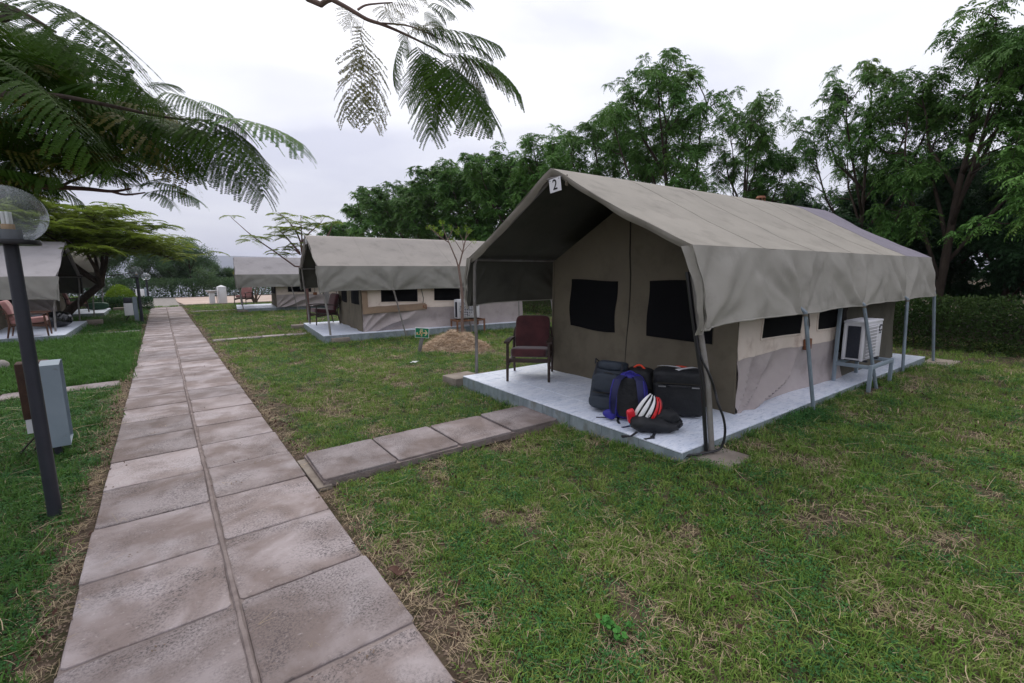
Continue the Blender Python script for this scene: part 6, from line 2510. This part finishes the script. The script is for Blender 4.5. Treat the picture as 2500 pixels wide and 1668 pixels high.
# ================================================================== grass
def tuft(seed, n, rad, hmin, hmax, w, lean, flat=0.0):
    rs = np.random.RandomState(seed)
    V, F = [], []
    for i in range(n):
        a = rs.uniform(0, 6.283)
        r_ = rad * math.sqrt(rs.rand())
        b = np.array([math.cos(a) * r_, math.sin(a) * r_, -0.004])
        az = rs.uniform(0, 6.283)
        h = rs.uniform(hmin, hmax)
        ln = rs.uniform(.25, 1.0) * lean
        out = np.array([math.cos(az), math.sin(az), 0])
        sd_ = np.array([-math.sin(az), math.cos(az), 0]) * w / 2 * rs.uniform(.7, 1.3)
        m1_ = b + out * h * ln * .35 + np.array([0, 0, h * .6])
        m2_ = b + out * h * ln + np.array([0, 0, h * (1 - .35 * ln)])
        o_ = len(V)
        V += [b - sd_, b + sd_, m1_ + sd_ * .9, m1_ - sd_ * .9, m2_ + sd_ * .15, m2_ - sd_ * .15]
        F += [[o_, o_ + 1, o_ + 2, o_ + 3], [o_ + 3, o_ + 2, o_ + 4, o_ + 5]]
    return np.array(V), np.array(F)


def clover(seed, n, rad, h, size):
    rs = np.random.RandomState(seed)
    r_ = rad * np.sqrt(rs.rand(n))
    a = rs.uniform(0, 6.283, n)
    B = np.stack([np.cos(a) * r_, np.sin(a) * r_, rs.uniform(.2, 1, n) * h], -1)
    D_ = unit(np.stack([rs.normal(0, 1, n), rs.normal(0, 1, n), rs.normal(.2, .45, n)], -1))
    S = unit(np.cross(D_, rs.normal(0, .3, (n, 3)) + np.array([0, 0, 1.0])))
    return diamonds(B, D_, S, size * rs.uniform(.7, 1.3, n), size * .6 * rs.uniform(.7, 1.3, n))


def straws(seed, n, rad, lmin, lmax, w):
    rs = np.random.RandomState(seed)
    V, F = [], []
    for i in range(n):
        p = np.array([rs.normal(0, rad), rs.normal(0, rad), rs.uniform(.012, .035)])
        az = rs.uniform(0, 6.283)
        turn = rs.normal(0, .5)
        L_ = rs.uniform(lmin, lmax)
        k_ = 4
        el = rs.normal(.12, .2)
        prev = None
        for j in range(k_ + 1):
            d = np.array([math.cos(az + turn * j / k_), math.sin(az + turn * j / k_), math.sin(el - .25 * j / k_)])
            s_ = np.array([-d[1], d[0], .3]) * w / 2 * (1 - .5 * j / k_)
            o_ = len(V)
            V += [p - s_, p + s_]
            if prev is not None:
                F.append([prev, prev + 1, o_ + 1, o_])
            prev = o_
            p = p + d * L_ / k_
            p[2] = max(p[2], .008)
    return np.array(V), np.array(F)


def clods(seed):
    rs = np.random.RandomState(seed)
    V, F = [], []
    for i in range(7):
        c = np.array([rs.normal(0, .035), rs.normal(0, .035), .002])
        r_ = rs.uniform(.003, .010)
        o_ = len(V)
        for a in range(5):
            t = a * 1.2566 + rs.uniform(-.3, .3)
            V.append(c + np.array([math.cos(t) * r_, math.sin(t) * r_, 0]) * rs.uniform(.8, 1.2))
        V.append(c + np.array([rs.normal(0, .2) * r_, rs.normal(0, .2) * r_, r_ * .9]))
        for a in range(5):
            F.append([o_ + a, o_ + (a + 1) % 5, o_ + 5, o_ + 5])
    return np.array(V), np.array([[f[0], f[1], f[2]] for f in F])


def proto(name, VF, mat):
    o = bpy.data.objects.new(name, np_mesh(name, VF[0], VF[1], MATS[mat]))
    return o          # deliberately not linked: it only feeds the scatter


GR = [proto('tuft_a', tuft(1, 16, .055, .025, .055, .0042, 1.0), 'grass_green'),
      proto('tuft_b', tuft(2, 16, .060, .020, .045, .0040, 1.3), 'grass_green'),
      proto('tuft_c', tuft(3, 12, .050, .035, .075, .0045, 1.0), 'grass_green'),
      proto('clover_a', clover(4, 46, .07, .03, .014), 'grass_clover'),
      proto('clover_b', clover(5, 46, .08, .035, .012), 'grass_clover'),
      proto('lush_a', tuft(6, 18, .06, .05, .10, .0055, .8), 'grass_lush'),
      proto('lush_b', tuft(7, 18, .06, .04, .085, .005, 1.0), 'grass_lush'),
      proto('dry_a', tuft(8, 10, .06, .02, .06, .0032, 1.7), 'grass_dry'),
      proto('straw_a', straws(9, 3, .03, .06, .14, .0027), 'grass_dry'),
      proto('straw_b', straws(10, 2, .02, .10, .22, .0030), 'grass_dry'),
      proto('straw_c', straws(11, 6, .04, .03, .08, .0023), 'grass_dry'),
      proto('leaf_bit', clover(12, 2, .02, .02, .034), 'dead_leaf'),
      proto('clods', clods(13), 'clod')]


def scatter(name, P, rot, scl, idx, protos):
    me = bpy.data.meshes.new(name)
    me.vertices.add(len(P))
    me.vertices.foreach_set('co', np.asarray(P, np.float32).ravel())
    a = me.attributes.new('rot', 'FLOAT_VECTOR', 'POINT')
    a.data.foreach_set('vector', np.asarray(rot, np.float32).ravel())
    a = me.attributes.new('scl', 'FLOAT', 'POINT')
    a.data.foreach_set('value', np.asarray(scl, np.float32))
    a = me.attributes.new('idx', 'INT', 'POINT')
    a.data.foreach_set('value', np.asarray(idx, np.int32))
    me.update()
    o = link(name, me)
    ng = bpy.data.node_groups.new(name + '_scatter', 'GeometryNodeTree')
    ng.interface.new_socket('Geometry', in_out='INPUT', socket_type='NodeSocketGeometry')
    ng.interface.new_socket('Geometry', in_out='OUTPUT', socket_type='NodeSocketGeometry')
    N, L = ng.nodes, ng.links
    gi, go_ = N.new('NodeGroupInput'), N.new('NodeGroupOutput')
    iop = N.new('GeometryNodeInstanceOnPoints')
    jn = N.new('GeometryNodeJoinGeometry')
    for p in reversed(protos):
        oi = N.new('GeometryNodeObjectInfo')
        oi.inputs['Object'].default_value = p
        gti = N.new('GeometryNodeGeometryToInstance')
        L.new(oi.outputs['Geometry'], gti.inputs[0])
        L.new(gti.outputs[0], jn.inputs[0])
    L.new(gi.outputs[0], iop.inputs['Points'])
    L.new(jn.outputs[0], iop.inputs['Instance'])
    iop.inputs['Pick Instance'].default_value = True
    for nm, dt, sock in (('idx', 'INT', 'Instance Index'), ('rot', 'FLOAT_VECTOR', 'Rotation'), ('scl', 'FLOAT', 'Scale')):
        na = N.new('GeometryNodeInputNamedAttribute')
        na.data_type = dt
        na.inputs['Name'].default_value = nm
        out = [s for s in na.outputs if s.enabled and s.name == 'Attribute'][0]
        L.new(out, iop.inputs[sock])
    L.new(iop.outputs[0], go_.inputs[0])
    md = o.modifiers.new('scatter', 'NODES')
    md.node_group = ng
    return o


BL = [  # ground that carries no grass: x0, x1, y0, y1 in the frame of (cx, cy, rot)
    (3.27, 3.75, R(-1.3), -0.02, 6.97, -1.78, 1.78), (3.15, 13.05, R3, -0.02, 6.6, -1.77, 1.77), (2.72, 24.6, R4, 0, 6.2, -1.56, 1.56),
    (-2.02, 18.1, math.pi, 0, 7, -2.26, 2.26), (-1.9, 26.0, math.pi, 0, 6.5, -1.71, 1.71),
    (0, 0, 0, -0.52, 0.82, -3, 29.4), (2.07, 3.83, R(-1), -1.24, 1.22, -.33, .33), (-2.5, 8.92, R(2), -1.9, 1.9, -.2, .2), (2.0, 13.42, R(-1), -1.1, 1.1, -.15, .15),
    (3.56, 1.86, R(3), -.2, .2, -.2, .2), (3.46, 5.79, R(4), -.24, .24, -.18, .18), (10.75, 1.72, 0, -.36, .36, -.18, .18), (5.0, 8.62, R(-36), -.72, .72, -.52, .52),
    (1.8, 24.9, 0, -.9, .9, -.18, .18), (-1.3, 17.35, 0, -.7, .7, -.15, .15), (-1.25, 25.6, 0, -.65, .65, -.18, .18), (7.2, 1.78, 0, -.26, .26, -.14, .14)]


def grass():
    rs = np.random.RandomState(77)
    P, Rr, Sc, Ix = [], [], [], []
    bands = ((0.0, 3.2, 980, 1.0), (3.2, 5.5, 640, 1.08), (5.5, 9.0, 340, 1.25), (9.0, 15.0, 150, 1.6), (15.0, 31.0, 60, 2.1))
    fx, fy = math.sin(YAW), math.cos(YAW)
    for d0, d1, dens, sc in bands:
        n = int(math.pi * (d1 * d1 - d0 * d0) * (150 / 360) * dens)
        ang = YAW + rs.uniform(-R(66), R(66), n)
        dist = np.sqrt(rs.uniform(d0 * d0, d1 * d1, n))
        X, Y = np.sin(ang) * dist, np.cos(ang) * dist
        keep = (Y < 30.2) & (X > -9) & (X < 14.5)
        for (cx, cy, ro, x0, x1, y0, y1) in BL:
            c_, s_ = math.cos(-ro), math.sin(-ro)
            lx = (X - cx) * c_ - (Y - cy) * s_
            ly = (X - cx) * s_ + (Y - cy) * c_
            keep &= ~((lx > x0) & (lx < x1) & (ly > y0) & (ly < y1))
        X, Y = X[keep], Y[keep]
        for x, y in zip(X, Y):
            # bare trodden soil along the path and under the hedge
            edge = min(abs(x - 0.82) if x > 0.3 else 9, abs(x + 0.52) if x < 0 else 9)
            wv = 0.17 + 0.10 * nz(x * .5, y * 1.1, 3) + (0.12 if (x > .5 and y > 4.1 and y < 7.5) else 0)
            if x < 0 and y > 9.3:
                wv *= 0.2
            if edge < wv and rs.rand() > (edge / wv) ** 2 * .6 + .03:
                continue
            if 3.4 < y < 4.3 and 0.8 < x < 3.3 and rs.rand() < .5:
                continue
            if x > 11.2 and rs.rand() < .6:
                continue
            dry = fbm(x * .9 + 3, y * .9, 1.0, 3)
            bare = fbm(x * 1.6 + 9, y * 1.6, 4.0, 3)
            left = x < -0.4
            if not left and bare > .28 and rs.rand() < .72:
                if rs.rand() < .5:
                    continue
                k_ = rs.choice((7, 10, 10))
            elif left:
                if y > 9.2 and y < 16.5 and x > -9:
                    k_ = rs.choice((5, 6, 5, 6, 3))
                else:
                    k_ = rs.choice((3, 4, 6, 1, 3, 4, 6, 10)) if rs.rand() < .93 else 9
            else:
                pd = min(max(.16 + .55 * dry, .04), .6)
                q = rs.rand()
                if q < pd * .55:
                    k_ = rs.choice((7, 7, 10, 10))
                elif q < .20 + pd * .5 and dry < .1:
                    k_ = rs.choice((3, 4))
                else:
                    k_ = rs.choice((0, 1, 1, 2))
            if k_ in (8, 9) and d0 > 9:
                k_ = 7
            P.append((x, y, gz(x, y)))
            Rr.append((rs.normal(0, .12), rs.normal(0, .12), rs.uniform(0, 6.283)))
            Sc.append(sc * rs.uniform(.75, 1.25))
            Ix.append(k_)
    # loose straws thrown over the near lawn
    n = 4200
    ang = YAW + rs.uniform(-R(64), R(64), n)
    dist = np.sqrt(rs.uniform(.8, 95, n))
    for a_, d_ in zip(ang, dist):
        x, y = math.sin(a_) * d_, math.cos(a_) * d_
        if x < .85 and (x > -.5 or rs.rand() < .8):
            continue
        ok = True
        for (cx, cy, ro, x0, x1, y0, y1) in BL:
            c_, s_ = math.cos(-ro), math.sin(-ro)
            lx, ly = (x - cx) * c_ - (y - cy) * s_, (x - cx) * s_ + (y - cy) * c_
            if x0 < lx < x1 and y0 < ly < y1:
                ok = False
                break
        if ok:
            P.append((x, y, gz(x, y) + .012))
            Rr.append((rs.normal(0, .1), rs.normal(0, .1), rs.uniform(0, 6.283)))
            Sc.append(rs.uniform(.55, 1.2))
            Ix.append(rs.choice((8, 8, 9, 10, 10)))
    # rank grass along the foot of the near platform, a clover cushion by its second pole
    for i in range(420):
        t_ = rs.rand()
        if t_ < .42:
            y = rs.uniform(2.0, 5.5)
            x = 3.27 - .04 - .0227 * (y - 3.75) * -1 - abs(rs.normal(0, .03))
            if 3.45 < y < 4.2:
                continue
        else:
            x = rs.uniform(3.6, 10.0)
            y = 1.965 - .0227 * (x - 3.3) - abs(rs.normal(0, .035))
        P.append((x, y, gz(x, y)))
        Rr.append((rs.normal(0, .15), rs.normal(0, .15), rs.uniform(0, 6.283)))
        Sc.append(rs.uniform(.7, 1.5))
        Ix.append(rs.choice((2, 2, 6, 3, 7, 10)))
    for i in range(170):
        x, y = 5.15 + rs.normal(0, .28), min(1.78 + rs.normal(0, .09), 1.89)
        P.append((x, y, gz(x, y) + abs(rs.normal(0, .015))))
        Rr.append((rs.normal(0, .2), rs.normal(0, .2), rs.uniform(0, 6.283)))
        Sc.append(rs.uniform(.9, 1.5))
        Ix.append(rs.choice((3, 4)))
    # clods, straw ends and leaf bits on the bare soil beside the path, some of them on the slabs
    for i in range(5200):
        y = rs.uniform(.4, 13.0) if rs.rand() < .8 else rs.uniform(13, 28)
        side = rs.rand() < .5
        off = abs(rs.normal(0, .11)) - (.03 if rs.rand() < .18 else 0)
        x = .82 + off if side else -.52 - off
        if side and 3.4 < y < 4.25 and x > .8:
            continue
        on = -.5 < x < .8
        P.append((x, y, .001 if on else gz(x, y)))
        Rr.append((0, 0, rs.uniform(0, 6.283)))
        Sc.append(rs.uniform(.5, 1.1))
        Ix.append(rs.choice((12, 12, 12, 10, 11, 7, 8) if not on else (12, 10)))
    for i in range(60):
        P.append((rs.uniform(-.45, .75), rs.uniform(.8, 12), .001))
        Rr.append((0, 0, rs.uniform(0, 6.283)))
        Sc.append(rs.uniform(.3, .8))
        Ix.append(rs.choice((12, 8, 11)))
    n = 900
    for a_, d_ in zip(YAW + rs.uniform(-R(62), R(62), n), np.sqrt(rs.uniform(.8, 60, n))):
        x, y = math.sin(a_) * d_, math.cos(a_) * d_
        if x > .9 and not (x > 3.2 and 1.95 < y < 5.6):
            P.append((x, y, gz(x, y) + .015))
            Rr.append((rs.normal(0, .3), rs.normal(0, .3), rs.uniform(0, 6.283)))
            Sc.append(rs.uniform(.5, 1.1))
            Ix.append(11)
    o = scatter('lawn_grass', P, Rr, Sc, Ix, GR)
    stuff(o, 'short patchy lawn with dry straw between the tents', 'grass')
    print('grass points', len(P))


grass()


# ================================================================== haze over the lake
m = MB()
m.box((0, 0, 100.0), (10400, 10400, 220.0))
hz = m.build('haze', MATS['hill'], smooth=False)
hz.data.materials.clear()
hm = bpy.data.materials.new('haze_air')
hm.use_nodes = True
hn, hl = hm.node_tree.nodes, hm.node_tree.links
hn.clear()
ho = hn.new('ShaderNodeOutputMaterial')
hv = hn.new('ShaderNodeVolumePrincipled')
hv.inputs['Color'].default_value = (0.80, 0.84, 1.0, 1)
hv.inputs['Density'].default_value = 0.0002
hl.new(hv.outputs[0], ho.inputs['Volume'])
hz.data.materials.append(hm)
stuff(hz)
